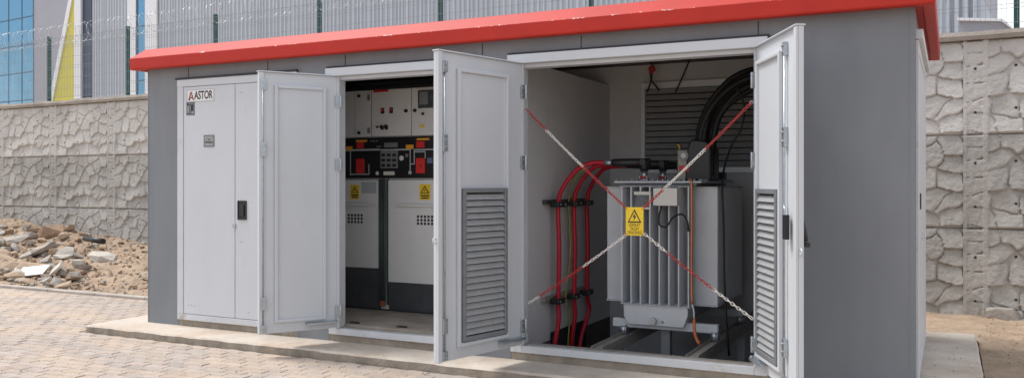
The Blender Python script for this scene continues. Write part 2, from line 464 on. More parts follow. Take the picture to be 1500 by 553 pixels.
# inner partitions and floors
MB().box(4.20, 4.28, T, D-.12, -.5, 2.595).build('partition', M['inner'], K)
MB().box(1.20, 1.28, T, D-.12, .156, 2.595).build('partition', M['inner'], K)
MB().box(T, 4.20, T, D-.12, .05, .155).build('floor', M['floor'], K)
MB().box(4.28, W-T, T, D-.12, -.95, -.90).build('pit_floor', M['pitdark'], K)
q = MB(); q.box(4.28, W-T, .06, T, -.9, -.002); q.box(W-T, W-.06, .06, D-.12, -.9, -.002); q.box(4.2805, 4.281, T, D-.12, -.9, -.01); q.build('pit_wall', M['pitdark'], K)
MB().box(4.282, 4.288, 1.03, 1.93, -.5, .06).build('cable_opening', M['dark'], K)
# door frames
def frame(x0, x1, opn0, opn1, sill=True, proud=.068):
    b = MB()
    b.box(x0, opn0, -.022, T+.02, zp+.003, 2.497)
    b.box(opn1, x1, -.022, T+.02, zp+.003, 2.497)
    b.box(opn0, opn1, -.010, T+.02, 2.465, 2.497)
    fr = b.build('door_frame', M['frame'], K, bevel=.004)
    MB().box(x0-.008 if proud > .03 else x0, x1+.008, -proud, 0.0, 2.4975, 2.574).build('drip_rail', M['white'], fr, bevel=.005)
    MB().box(x0-.018, x1+.015, -.035, -.001, 2.576, 2.594).build('seal_strip', M['seam'], fr)
    MB().box(opn0, opn1, -.024, .02, zp+.003, .128).build('sill', M['frame'], fr, bevel=.004)
    if sill: MB().box(opn0, opn1, .0205, T+.03, zp+.003, .135).build('threshold', M['rail'], fr, bevel=.003)
    return fr
frame(.459, 2.05, .545, 1.965, proud=.026)
frame(2.45, 4.04, 2.555, 3.935)
frame(4.38, 6.51, 4.49, 6.415)

def ring_frame(b, s0, s1, z0, z1, y0, y1, w):
    b.box(s0, s0+w, y0, y1, z0, z1); b.box(s1-w, s1, y0, y1, z0, z1)
    b.box(s0+w, s1-w, y0, y1, z0, z0+w); b.box(s0+w, s1-w, y0, y1, z1-w, z1)

# closed leaves of the first compartment
def closed_leaf(x0, x1):
    return MB().box(x0, x1, -.020, .02, .133, 2.492).build('door', M['white'], K, bevel=.004)
d1 = closed_leaf(.553, 1.262); d2 = closed_leaf(1.270, 1.958)
MB().box(.546, .552, -.004, .01, .13, 2.495).build('gasket', M['gasket'], d1)
MB().box(1.2625, 1.2695, -.004, .01, .13, 2.495).build('gasket', M['gasket'], d1)
MB().box(.546, 1.96, -.004, .01, .1285, .1325).build('gasket', M['gasket'], d1)
# name plate
npl = MB().box(.605, .985, -.0255, -.0205, 2.335, 2.462).build('name_plate', M['board'], d1, bevel=.003)
pl = MB(); ring_frame(pl, .607, .983, 2.337, 2.460, -.0265, -.0256, .004); pl.build('plate_border', M['steelpl'], d1)
text_obj('ASTOR', .118, 'lettering', M['ink'], (.838, -.0265, 2.397), d1, sx=.68, bold=.0022)
lg = MB()
lg.prism([(.625,2.352),(.645,2.352),(.668,2.44),(.656,2.44)], -.028, -.0256); lg.prism([(.660,2.44),(.672,2.44),(.705,2.352),(.690,2.352)], -.0275, -.0256)
lg.prism([(.643,2.372),(.684,2.372),(.679,2.386),(.647,2.386)], -.0285, -.0277)
lg.build('logo', mat('logo_red', (.30,.06,.045), .5), d1)
MB().prism([(.632,2.352),(.645,2.352),(.651,2.374),(.638,2.374)], -.0295, -.0286).build('logo_foot', M['ink'], d1)
lab = MB().box(.592, .708, -.0235, -.0203, 2.198, 2.338).build('contact_label', M['ink'], d1, bevel=.004)
pl = MB(); ring_frame(pl, .597, .703, 2.203, 2.333, -.0243, -.0236, .006)
pl.box(.625, .69, -.0243, -.0236, 2.31, 2.318); pl.box(.61, .635, -.0243, -.0236, 2.22, 2.30); pl.box(.665, .695, -.0243, -.0236, 2.215, 2.24); pl.box(.645, .655, -.0243, -.0236, 2.215, 2.30)
pl.build('label_print', M['steelpl'], d1)
MB().box(.842, .985, -.0235, -.0203, 1.866, 1.986).build('rating_plate', M['steelpl'], d1, bevel=.004)
pl = MB(); ring_frame(pl, .842, .985, 1.866, 1.986, -.0245, -.0236, .006); pl.box(.898, .928, -.0243, -.0236, 1.935, 1.945); pl.box(.865, .965, -.0243, -.0236, 1.905, 1.918)
pl.build('plate_print', M['ink'], d1)
hd = MB(); ring_frame(hd, 1.305, 1.425, 1.125, 1.318, -.030, -.0203, .012); hd.build('handle_frame', M['black'], d2, bevel=.003)
MB().box(1.318, 1.412, -.022, -.0203, 1.138, 1.305).build('handle_recess', M['ink'], d2)
MB().box(1.335, 1.395, -.034, -.0222, 1.16, 1.28).build('handle', M['black'], d2, bevel=.008)
lk = MB().cyl((1.262, -.020, 1.062), (1.262, -.034, 1.062), .022); lk.build('padlock_eye', M['galv'], d1)
sp = MB()
for (xx, zz_) in ((1.33, .90), (1.36, .90), (1.33, 2.40), (1.36, 2.40), (.62, .22), (.66, .225), (.70, .215), (1.44, .20)):
    MB().box(xx, xx+.012, -.0215, -.0203, zz_, zz_+.008).build('rivet', M['steelpl'], d1 if xx < 1.26 else d2)

# open leaves: local x runs from hinge to free edge, n is the side of the inner face
def door_leaf(hx, ang, L, n, louvre, ring, rod_s, lever=False, stay=True):
    z0, z1 = .135, 2.495
    b = MB()
    b.box(0, L, -.035*n, 0, z0, z1)
    b.box(L-.045, L, 0.0005*n, .018*n, z0, z1-.0005)          # returned free edge
    b.box(0.0, .03, 0.0005*n, .012*n, z0, z1-.0005)
    d = b.build('door', M['white'], K, bevel=.004)
    b = MB(); b.box(-.004, L+.006, -.045*n, .024*n, z1+.0005, z1+.010); b.build('top_cap', M['white'], d, bevel=.003)
    d.location = (hx, -.012, 0); d.rotation_euler = (0, 0, R(-ang))
    s0, s1 = ring; za, zb = .228, 2.385
    b = MB(); ring_frame(b, s0, s1, za, zb, .0005*n, .032*n, .030)
    b.build('inner_panel_frame', M['white'], d, bevel=.006)
    MB().box(s0+.0305, s1-.0305, .0006*n, .009*n, za+.0305, zb-.0305).build('inner_panel', M['white'], d)
    if louvre:
        a0, a1 = s0+.032, s1-.045; l0, l1 = za+.04, 1.455
        b = MB(); ring_frame(b, a0, a1, l0, l1, .0095*n, .040*n, .034)
        lf = b.build('louvre_frame', M['louvre'], d, bevel=.003)
        MB().box(a0+.034, a1-.034, .0095*n, .0115*n, l0+.034, l1-.034).build('louvre_backing', M['dark'], lf)
        nb = 22; pitch = (l1-l0-.085)/nb
        for i in range(nb):
            zc = l0 + .04 + pitch*(i+.5)
            q = MB(); 
            # sloping blade, upper edge towards the viewer side
            c = Vector(((a0+a1)/2, .0245*n, zc)); ax = Vector((1,0,0)); ay = Vector((0, n*.48, -.88)).normalized(); az = ax.cross(ay)
            q.obox(c, ax, ay, az, (a1-a0)/2-.0345, .0235, .0014); q.build('louvre_blade', M['louvre_light'], lf)
    # espagnolette rod and guides
    if rod_s:
        MB().cyl((rod_s, .020*n, .20), (rod_s, .020*n, 2.42), .007, n=8).build('locking_rod', M['galv'], d)
        for zc, hh in ((2.38, .045), (1.80, .065), (.41, .06), (.185, .035)):
            q = MB(); q.box(rod_s-.026, rod_s+.020, .0005*n if rod_s < L-.05 else .0185*n, .030*n if rod_s < L-.05 else .034*n, zc-hh, zc+hh)
            q.cyl((rod_s-.003, .030*n, zc+hh*.45), (rod_s-.003, .040*n, zc+hh*.45), .010, n=8)
            q.cyl((rod_s-.003, .030*n, zc-hh*.45), (rod_s-.003, .040*n, zc-hh*.45), .010, n=8)
            q.build('rod_guide', M['galv'], d, bevel=.003)
    for zc in (2.26, 1.665, .295):
        q = MB(); q.box(.004, .046, .0125*n, .024*n, zc-.055, zc+.055); q.cyl((-.006, .022*n, zc-.06), (-.006, .022*n, zc+.06), .012, n=10)
        q.cyl((.026, .024*n, zc+.03), (.026, .031*n, zc+.03), .009, n=8); q.cyl((.026, .024*n, zc-.03), (.026, .031*n, zc-.03), .009, n=8)
        q.build('hinge', M['galv'], d, bevel=.002)
    if stay:
        q = MB(); q.box(.03, .33, .033*n, .055*n, .185, .205); q.box(.03, .33, .0005*n, .055*n, .2052, .2085); q.cyl((.06, .045*n, .2085), (.06, .045*n, .225), .012, n=8)
        q.build('door_stay', M['galv'], d, bevel=.002)
    q = MB(); q.cyl((L+.000, -.006*n, 1.06), (L+.020, -.006*n, 1.06), .020, n=12)
    return d
dA = door_leaf(2.57, 123, .756, 1, False, (.135, .615), .722)
dB = door_leaf(4.50, 104, 1.02, 1, True, (.212, .812), .955)
dC = door_leaf(6.42, 63, .965, -1, True, (.10, .66), .745)
for d, L, n in ((dB, 1.02, 1), (dC, .965, -1)):
    q = MB(); q.torus((L+.012, -.012*n, 1.06), Vector((1,0,0)), Vector((0,0,1)), .017, .019, .0065, n=16); q.build('padlock_eye', M['white'], d)
# lock and lever on the right leaf
q = MB(); q.box(.795, .85, -.050, -.019, 1.13, 1.29); q.build('lock_case', M['black'], dC, bevel=.004)
q = MB(); q.sweep([(.74, -.022, 1.36), (.775, -.026, 1.31), (.745, -.026, 1.24), (.765, -.026, 1.14)], .006, 8); q.build('lock_bar', M['galv'], dC)
q = MB(); q.sweep([(.87, .036, 1.27), (.87, .050, 1.25), (.875, .066, 1.18), (.88, .078, 1.12)], [.022, .022, .020, .016], 8); q.box(.86, .905, .066, .096, 1.085, 1.115); q.box(.82, .90, .0355, .05, 1.10, 1.30)
q.build('door_lever', M['black'], dC, bevel=.003)

# end door on the right-hand gable
b = MB(); ring_frame_x = b
def bx(y0, y1, z0, z1, x0, x1): b.box(x0, x1, y0, y1, z0, z1)
bx(.10, .20, .10, 2.50, W+.001, W+.022); bx(2.05, 2.15, .10, 2.50, W+.001, W+.022); bx(.20, 2.05, .10, .18, W+.001, W+.022); bx(.20, 2.05, 2.42, 2.50, W+.001, W+.022)
ef = b.build('door_frame', M['frame'], K, bevel=.004)
MB().box(W+.001, W+.05, .09, 2.16, 2.502, 2.57).build('drip_rail', M['white'], ef, bevel=.004)
b = MB(); b.box(W+.001, W+.018, .205, 2.045, .185, 2.415); sd = b.build('door', M['white'], K, bevel=.003)
MB().box(W+.0185, W+.026, .50, .60, 1.30, 1.42).build('handle', M['black'], sd, bevel=.003)
q = MB(); q.torus((W+.028, .88, 1.085), Vector((1,0,0)), Vector((0,0,1)), .018, .02, .006, n=14); q.build('padlock_eye', M['white'], sd)

# rear louvre of the transformer room
yb = D-.12
b = MB()
LX0, LX1, LZ0, LZ1 = 4.66, 6.75, 1.60, 2.60
def rf(x0, x1, z0, z1): b.box(x0, x1, yb-.05, yb-.001, z0, z1)
rf(LX0, LX0+.045, LZ0, LZ1); rf(LX1-.045, LX1, LZ0, LZ1); rf(LX0+.045, LX1-.045, LZ0, LZ0+.065); rf(LX0+.045, LX1-.045, LZ1-.07, LZ1)
rl = b.build('rear_louvre', mat('louvre_frame_zinc', (.80,.84,.85), .5, .5), K, bevel=.003)
MB().box(LX0+.046, LX1-.046, yb-.006, yb-.002, LZ0+.066, LZ1-.071).build('louvre_backing', M['dark'], rl)
nb = 13; pitch = (LZ1-LZ0-.135)/nb
for i in range(nb):
    q = MB(); zc = LZ0 + .065 + pitch*(i+.5)
    ax = Vector((1,0,0)); ay = Vector((0,-.6,-.8)); az = ax.cross(ay)
    q.obox(((LX0+LX1)/2, yb-.028, zc), ax, ay, az, (LX1-LX0)/2-.047, .034, .0015); q.build('louvre_blade', M['rear_blade'], rl)

# ------------------------------------------------------------------ SWITCHGEAR
SY = 1.0
SG = thing('switchgear_cabinet', 'pale grey switchgear cabinet with black mimic band behind the middle doorway', 'switchgear', (2.6, SY, .155))
def sbox(name, m, x0, x1, z0, z1, y0, y1, parent=SG, bevel=.0):
    bb = MB().box(x0, x1, y0, y1, z0, z1)
    o = (2.6, SY, .155) if parent is SG else (2.6, SY, .155)
    bb2 = bb
    for vv in bb2.bm.verts: vv.co -= Vector(o)
    return bb2.build(name, m, parent, bevel=bevel)
def srect(name, m, u0, v0, u1, v1, t=.006, y=SY, parent=SG, bevel=.0):
    a = at_y(u0, v0, y); c = at_y(u1, v1, y)
    return sbox(name, m, a.x, c.x, c.z, a.z, y-t, y-.0004, parent, bevel)
sbox('cabinet_body', M['sgw'], 1.30, 4.15, .16, 2.50, SY+.012, SY+.75)
# upper control boxes
cb = [(1.30, 2.208, 'a'), (2.222, 2.718, 'b'), (2.730, 3.40, 'c'), (3.412, 4.15, 'd')]
boxes = [sbox('control_box', M['sgw'], x0, x1, 1.985, 2.478, SY-.02, SY+.010, bevel=.004) for x0, x1, _ in cb]
sbox('box_gap', M['gasket'], 2.209, 2.221, 1.985, 2.47, SY-.005, SY+.010)
sbox('top_shadow_gap', M['gasket'], 1.3, 4.15, 2.4785, 2.497, SY-.002, SY+.010)
cb1 = boxes[1]; cb0 = boxes[0]; cb2 = boxes[2]
yf = SY-.0203
def crect(name, m, x0, x1, z0, z1, parent, t=.004, bevel=0):
    return sbox(name, m, x0, x1, z0, z1, yf-t, yf, parent, bevel)
crect('warning_strip', M['redpl'], 2.25, 2.44, 2.452, 2.476, cb1)
def knob(x, z, r, m, parent, t=.02, name='push_button'):
    bb = MB().cyl((x-2.6, yf-SY, z-.155), (x-2.6, yf-t-SY, z-.155), r, n=12); return bb.build(name, m, parent)
for x, m in ((2.365, M['redpl']), (2.475, M['redpl'])):
    crect('button_bezel', M['ink'], x-.022, x+.022, 2.225, 2.285, cb1); knob(x, 2.262, .014, m, cb1)
for x, r in ((2.305, .012), (2.36, .020), (2.415, .022)):
    knob(x, 2.085, r, M['ink'], cb1, name='selector_knob')
    if r > .015: crect('knob_plate', M['ink'], x-.016, x+.020, 2.055, 2.07, cb1)
knob(2.665, 2.243, .018, M['ink'], cb1, name='door_lock'); knob(2.775, 2.243, .018, M['ink'], cb2, name='door_lock')
knob(2.065, 2.425, .017, M['ink'], cb0, name='door_lock'); knob(2.065, 2.03, .017, M['ink'], cb0, name='door_lock')
crect('door_seam', M['steelpl'], 2.005, 2.009, 1.99, 2.47, cb0, .001)
for z in (2.40, 2.05): crect('hinge', M['steelpl'], 2.175, 2.205, z-.03, z+.03, cb0, .012)
crect('relay_window', M['display'], 2.812, 3.12, 2.262, 2.448, cb2, .012, .003)
crect('window_trim', M['steelpl'], 2.835, 2.935, 2.30, 2.43, cb2, .013)
knob(2.865, 2.21, .026, M['cream'], cb2, .006, 'selector_plate'); knob(2.873, 2.205, .014, M['ink'], cb2, name='selector_knob')
crect('relay_label', M['yellow'], 2.83, 2.885, 2.065, 2.09, cb2); crect('relay_label', M['cream'], 2.83, 2.89, 2.091, 2.105, cb2)
# black mimic band
mp = sbox('mimic_panel', M['sgblack'], 1.30, 4.15, 1.545, 1.975, SY-.03, SY+.010, bevel=.004)
ym = SY-.0302
def mrect(name, m, u0, v0, u1, v1, t=.004, lift=0.0):
    a = at_y(u0, v0, ym); c = at_y(u1, v1, ym); return sbox(name, m, a.x, c.x, c.z, a.z, ym-t-lift, ym-lift, mp)
def mdisc(name, m, u, v, r, t=.008):
    a = at_y(u, v, ym); bb = MB().cyl((a.x-2.6, ym-SY, a.z-.155), (a.x-2.6, ym-t-SY, a.z-.155), r, n=16); return bb.build(name, m, mp)
ln = MB()
def line(u0, v0, u1, v1, w=.010):
    a = at_y(u0, v0, ym); c = at_y(u1, v1, ym)
    x0, x1, z0, z1 = min(a.x, c.x)-w/2, max(a.x, c.x)+w/2, min(a.z, c.z)-w/2, max(a.z, c.z)+w/2
    k = line.k = line.k + .0002
    ln.box(x0-2.6, x1-2.6, ym-.002-k-SY, ym-SY, z0-.155, z1-.155)
line.k = 0
zb_ = 219.5
for q in ((500, 219.5, 556, 219.5), (558, 219.3, 601, 219.0), (607, 219, 642, 218.6), (513.5, 220, 513.5, 256), (540.5, 241, 540.5, 255), (513.5, 255, 540.5, 255),
          (601, 219.5, 601, 252), (607, 219.5, 607, 240), (601, 240, 607, 240), (608, 222, 623, 222), (623, 222, 623, 231)): line(*q)
ln.build('mimic_line', M['mimic'], mp)
for (u0, v0, u1, v1) in ((522.5, 232.5, 534, 253.5), (610, 231.5, 623, 253.5)):
    mrect('position_window', M['redpl'], u0, v0, u1, v1, .012); mdisc('drive_socket', M['ink'], (u0+u1)/2+.5, (v0+v1)/2, .010, .014)
for (u0, v0, u1, v1) in ((523, 208, 533, 217), (610, 207, 622, 216)): mrect('red_label', M['redpl'], u0, v0, u1, v1)
for (u0, v0, u1, v1) in ((522, 205, 538, 207.5), (611, 202.5, 629, 205), (507.5, 214.5, 516.5, 220), (595, 212, 606, 218)): mrect('orange_label', M['orange'], u0, v0, u1, v1, .003, .0025)
mrect('diagram_plate', M['steelpl'], 557.5, 221, 583, 246, .003)
dl = MB()
for i in range(9):
    a = at_y(559 + (i%3)*8, 224 + (i//3)*7.5, ym); dl.box(a.x-2.6, a.x-2.6+.045, ym-.0045-SY, ym-.003-SY, a.z-.155-.035, a.z-.155-.008)
dl.build('diagram_print', M['sgblack'], mp)
mrect('maker_plate', M['steelpl'], 563, 209, 582.5, 215.5, .003)
mrect('white_label', M['cream'], 562, 251, 578, 256.2)
mdisc('pressure_gauge', M['cream'], 588.5, 231.5, .026); mdisc('selector_knob', M['cream'], 553, 253.5, .020); mdisc('earth_knob', M['mimic'], 601, 252.5, .020)
mrect('small_label', M['steelpl'], 594, 225, 598, 230); mrect('blue_label', mat('blue_label', (.10,.15,.24), .5), 626, 231, 634, 239)
for (u0, v0) in ((552, 214), (555.5, 214), (543, 206), (547, 206), (551, 206)): mrect('tiny_label', M['mimic'], u0, v0, u0+2, v0+1)
# lower covers
c1 = sbox('lower_cover', M['sgw'], 1.30, 2.312, .592, 1.525, SY-.02, SY+.010, bevel=.004)
c2 = sbox('lower_cover', M['sgw'], 2.436, 3.42, .457, 1.525, SY-.02, SY+.010, bevel=.004)
c3 = sbox('lower_cover', M['sgw'], 3.432, 4.15, .457, 1.525, SY-.02, SY+.010, bevel=.004)
sbox('cabinet_base', M['sgdark'], 1.30, 2.325, .165, .59, SY-.006, SY+.010)
sbox('cabinet_base', M['sgdark'], 2.436, 4.15, .165, .455, SY-.006, SY+.010)
sbox('skirting', M['ink'], 1.30, 4.15, .1555, .1645, SY-.03, SY+.01)
dt = MB()
for xx in (2.335, 2.362, 2.395): dt.cyl((xx-2.6, -.03, .10), (xx-2.6, -.03, 1.38), .013, n=8)
dt.box(2.326-2.6, 2.345-2.6, -.02, .008, .06, 1.38); dt.box(2.415-2.6, 2.432-2.6, -.02, .008, .06, 1.38)
dt.build('cable_duct', M['duct'], SG)
MB().box(2.345-2.6, 2.40-2.6, -.045, -.015, .045, .098).build('earth_terminal', M['copper'], SG, bevel=.004)
for (x0, x1, p) in ((1.30, 2.285, c1), (2.545, 3.40, c2)):
    crect('cover_handle', M['sgw'], x0, x1, 1.252, 1.275, p, .03, .003)
for (xc, p) in ((2.01, c1), (2.893, c2)):
    for i in range(5):
        for j in range(3):
            x = xc - .085 + i*.0425; z = 1.113 + (j-1)*.036
            crect('vent_hole', M['ink'], x-.013, x+.013, z-.013, z+.013, p, .0012)
def hv_sticker(x0, x1, z0, z1, p):
    st = crect('warning_sticker', M['yellow'], x0, x1, z0, z1, p, .002)
    w = x1-x0; xm = (x0+x1)/2; zt_ = z1-.012; zb__ = z0+.065
    q = MB()
    def tri(k, y): return [(xm-2.6-k*w*.42, zb__-.155), (xm-2.6+k*w*.42, zb__-.155), (xm-2.6, zt_-.155)]
    q.prism(tri(1, 0), yf-SY-.0032, yf-SY-.0022); q.box(x0+.012-2.6, x1-.012-2.6, yf-SY-.0032, yf-SY-.0022, z0+.035-.155, z0+.05-.155); q.box(x0+.02-2.6, x1-.02-2.6, yf-SY-.0032, yf-SY-.0022, z0+.012-.155, z0+.025-.155)
    q.build('sticker_print', M['ink'], p)
    q = MB(); zc = zb__+.008
    q.prism([(xm-2.6-w*.27, zc-.155), (xm-2.6+w*.27, zc-.155), (xm-2.6, zt_-.018-.155)], yf-SY-.0040, yf-SY-.0034); q.build('sticker_triangle', M['yellow'], p)
    q = MB(); h = zt_-.02-zc
    q.prism([(xm-2.6+.006, zc+h*.85-.155), (xm-2.6-.012, zc+h*.42-.155), (xm-2.6-.001, zc+h*.42-.155), (xm-2.6-.006, zc+h*.06-.155), (xm-2.6+.012, zc+h*.52-.155), (xm-2.6+.002, zc+h*.52-.155)], yf-SY-.0048, yf-SY-.0042)
    q.build('lightning_symbol', M['ink'], p)
hv_sticker(1.946, 2.064, 1.322, 1.474, c1); hv_sticker(2.827, 2.958, 1.322, 1.482, c2)
crect('data_plate', M['mimic'], 2.09, 2.285, 1.385, 1.505, c1, .002)
text_obj('N1', .03, 'plate_lettering', M['ink'], (-9, -9, -9)) if False else None
# floor hatch grips in front of the switchgear
for x in (2.76, 3.30):
    q = MB(); q.prism([(-.06, 0), (.06, 0), (.04, .014), (-.04, .014)], 0, .03)
    o = q.build('floor_hatch_grip', M['gasket']); o.location = (x-.14, .14, .1555)
    tag(o, 'black hatch grip left of the pair on the dusty floor' if x < 3 else 'black hatch grip near the tall louvred door on the dusty floor', 'hatch grip')

# ------------------------------------------------------------------ TRANSFORMER
TO = Vector((5.40, 1.45, .16))
TR = thing('oil_transformer', 'grey finned oil transformer standing on rails behind the chained doorway', 'transformer', TO)
def tb(bb, name, m, parent=TR, bevel=.0): 
    for vv in bb.bm.verts: vv.co -= TO
    return bb.build(name, m, parent, bevel=bevel)
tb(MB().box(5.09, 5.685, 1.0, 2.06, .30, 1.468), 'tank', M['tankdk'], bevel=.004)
pan = tb(MB().prism([(5.095, .415), (5.685, .415), (5.685, .34), (5.645, .235), (5.145, .235), (5.10, .30)], .812, 1.0), 'bottom_pan', M['tank'], bevel=.008)
q = MB().cyl((5.385,   .8115, .285), (5.385, .775, .285), .022); q.cyl((5.385, .775, .285), (5.385, .755, .285), .030); tb(q, 'drain_valve', M['galv'], TR)
tb(MB().cyl((5.46, .8115, .275), (5.46, .805, .275), .012), 'plug', M['tankdk'], TR)
xf = [5.085 + i*.0868 for i in range(8)]
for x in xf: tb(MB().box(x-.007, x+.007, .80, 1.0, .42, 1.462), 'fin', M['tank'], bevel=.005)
q = MB(); q.box(5.07, 5.71, .797, 1.0, .4155, .4195); tb(q, 'fin_foot', M['tank'])
q = MB(); q.box(5.07, 5.71, .797, 1.0, 1.4625, 1.4675); tb(q, 'fin_cap', M['tank'])
for side, xa, xb in ((1, 5.69, 5.895), (-1, 4.865, 5.085)):
    for i in range(20):
        y = 1.03 + i*.052
        tb(MB().box(xa, xb, y-.010, y+.010, .42, 1.455), 'fin', M['tank'], bevel=.005)
    tb(MB().box(xa, xb+.004*side, 1.0, 2.06, .410, .4195), 'fin_foot', M['tank']); tb(MB().box(xa, xb+.004*side, 1.0, 2.06, 1.4555, 1.462), 'fin_cap', M['tank'])
tb(MB().box(5.05, 5.73, .93, 2.09, 1.4685, 1.4945), 'lid_flange', M['tankdk'], bevel=.003)
lid = tb(MB().box(4.99, 5.79, .86, 2.14, 1.496, 1.512), 'lid', M['tank'], bevel=.003)
bolt0 = None
for i in range(17):
    x = 5.01 + i*.0475
    q = MB().cyl((x, .885, 1.5125), (x, .885, 1.53), .010, n=6); bo = tb(q, 'bolt', M['galv'], lid)
for i in range(1, 14):
    q = MB().cyl((5.765, .885+i*.095, 1.5125), (5.765, .885+i*.095, 1.53), .010, n=6); tb(q, 'bolt', M['galv'], lid)
# high-voltage bushings
HB = [(5.215, 1.05), (5.305, 1.33), (5.395, 1.61)]
for x, y in HB:
    q = MB().cyl((x, y, 1.5125), (x, y, 1.535), .048); q.cyl((x, y, 1.535), (x, y, 1.60), .033, .028); bu = tb(q, 'bushing', M['galv'])
    tb(MB().cyl((x, y, 1.536), (x, y, 1.552), .040), 'bushing_seal', M['redpl'], bu)
    q = MB().cyl((x-.035, y-.03, 1.5125), (x-.035, y-.03, 1.575), .007, n=8); q.cyl((x+.035, y-.03, 1.5125), (x+.035, y-.03, 1.575), .007, n=8); tb(q, 'clamp_bolt', M['galv'], bu)
# beams, wheels
for y in (.87, 1.90):
    q = MB(); q.box(4.975, 5.93, y, y+.012, .197, .272); q.box(4.975, 5.93, y+.0125, y+.07, .260, .272); q.box(4.975, 5.93, y+.0125, y+.07, .197, .209)
    bm_ = tb(q, 'bearing_beam', M['tank'], bevel=.006)
    for x in (5.08, 5.905):
        q = MB().cyl((x-.03, y+.02, .172), (x+.022, y+.02, .172), .044, n=20); q.cyl((x+.022, y+.02, .172), (x+.032, y+.02, .172), .055, n=20); tb(q, 'wheel', M['galv'], bm_)
tb(MB().box(5.9305, 5.938, .875, .935, .200, .270), 'end_plate', M['tankdk'])
for x in (5.25, 5.58): tb(MB().box(x-.03, x+.03, .95, 1.90, .275, .2995), 'skid', M['tankdk'])
# terminal box, rating frame, hose
tb(MB().box(5.40, 5.615, .725, .798, 1.298, 1.452), 'terminal_box', M['cream'], bevel=.006)
q = MB(); q.box(5.205, 5.36, .785, .798, 1.39, 1.42); q.box(5.215, 5.36, .785, .798, 1.262, 1.28); q.box(5.345, 5.36, .785, .798, 1.2805, 1.3895); tb(q, 'rating_plate_frame', M['cream'], bevel=.003)
tb(MB().box(5.215, 5.3445, .787, .797, 1.2805, 1.3895), 'rating_plate', M['display'])
q = MB().sweep(spline([(5.47, .76, 1.30), (5.45, .74, 1.21), (5.46, .73, 1.13), (5.52, .73, 1.12), (5.58, .73, 1.20), (5.66, .73, 1.225), (5.70, .74, 1.16), (5.71, .75, 1.08)]), .008, 8); tb(q, 'sensor_hose', M['cable'])
# gas relay with gauge
q = MB().box(5.47, 5.60, 1.235, 1.36, 1.515, 1.80); gr = tb(q, 'gas_relay', mat('smoked_housing', (.33,.31,.28), .2, .0, var=.2), bevel=.012)
tb(MB().cyl((5.535, 1.2345, 1.745), (5.535, 1.215, 1.745), .045, n=20), 'gauge', M['tankdk'], gr)
tb(MB().cyl((5.535, 1.2145, 1.745), (5.535, 1.210, 1.745), .024, n=20), 'gauge_dial', M['cream'], gr)
tb(MB().box(5.49, 5.58, 1.225, 1.2345, 1.60, 1.655), 'relay_mark', M['redpl'], gr)
q = MB().cyl((5.475, 1.30, 1.80), (5.475, 1.30, 1.845), .014, n=10); q.cyl((5.445, 1.30, 1.845), (5.485, 1.30, 1.845), .014, n=10); tb(q, 'valve', M['brass'], gr)
# low-voltage terminal boots
for k in range(4):
    x, y = 5.62+.035*(k%2), 1.32+.2*k
    tb(MB().box(x-.10, x+.10, y-.07, y+.07, 1.5125, 1.60), 'terminal_boot', M['black'], bevel=.012)

tb(MB().prism([(5.535, 1.5125), (5.785, 1.5125), (5.785, 1.80), (5.745, 1.88), (5.60, 1.90), (5.56, 1.82)], 1.23, 1.55), 'cable_shroud', M['black'], bevel=.02)
# transformer rails
for i, x in enumerate((5.11, 5.91)):
    Ro = thing('transformer_rail', ('left' if i == 0 else 'right') + ' dusty steel channel rail under the finned transformer', 'rail', (x, .12, -.9))
    def rb(bb, name, m):
        for vv in bb.bm.verts: vv.co -= Vector((x, .12, -.9))
        return bb.build(name, m, Ro, bevel=.003)
    q = MB(); q.box(x-.05, x+.05, .112, yb-.002, .118, .127); q.box(x-.05, x-.043, .112, yb-.002, .1275, .150); q.box(x+.043, x+.05, .112, yb-.002, .1275, .150); q.box(x+.035, x+.05, .112, yb-.002, .05, .1175); q.box(x-.05, x-.035, .112, yb-.002, .05, .1175)
    rb(q, 'channel', M['rail'])
    for y in (.75, 1.95): rb(MB().box(x-.034, x+.034, y-.045, y+.045, -.899, .0495), 'leg', M['tank'])
o = MB().box(-.04, .04, -.04, .04, 0, 1.174).build('pit_post', M['tankdk']); o.location = (5.44, 1.0, -.90)
tag(o, 'dark steel post rising from the pit below the transformer', 'post')

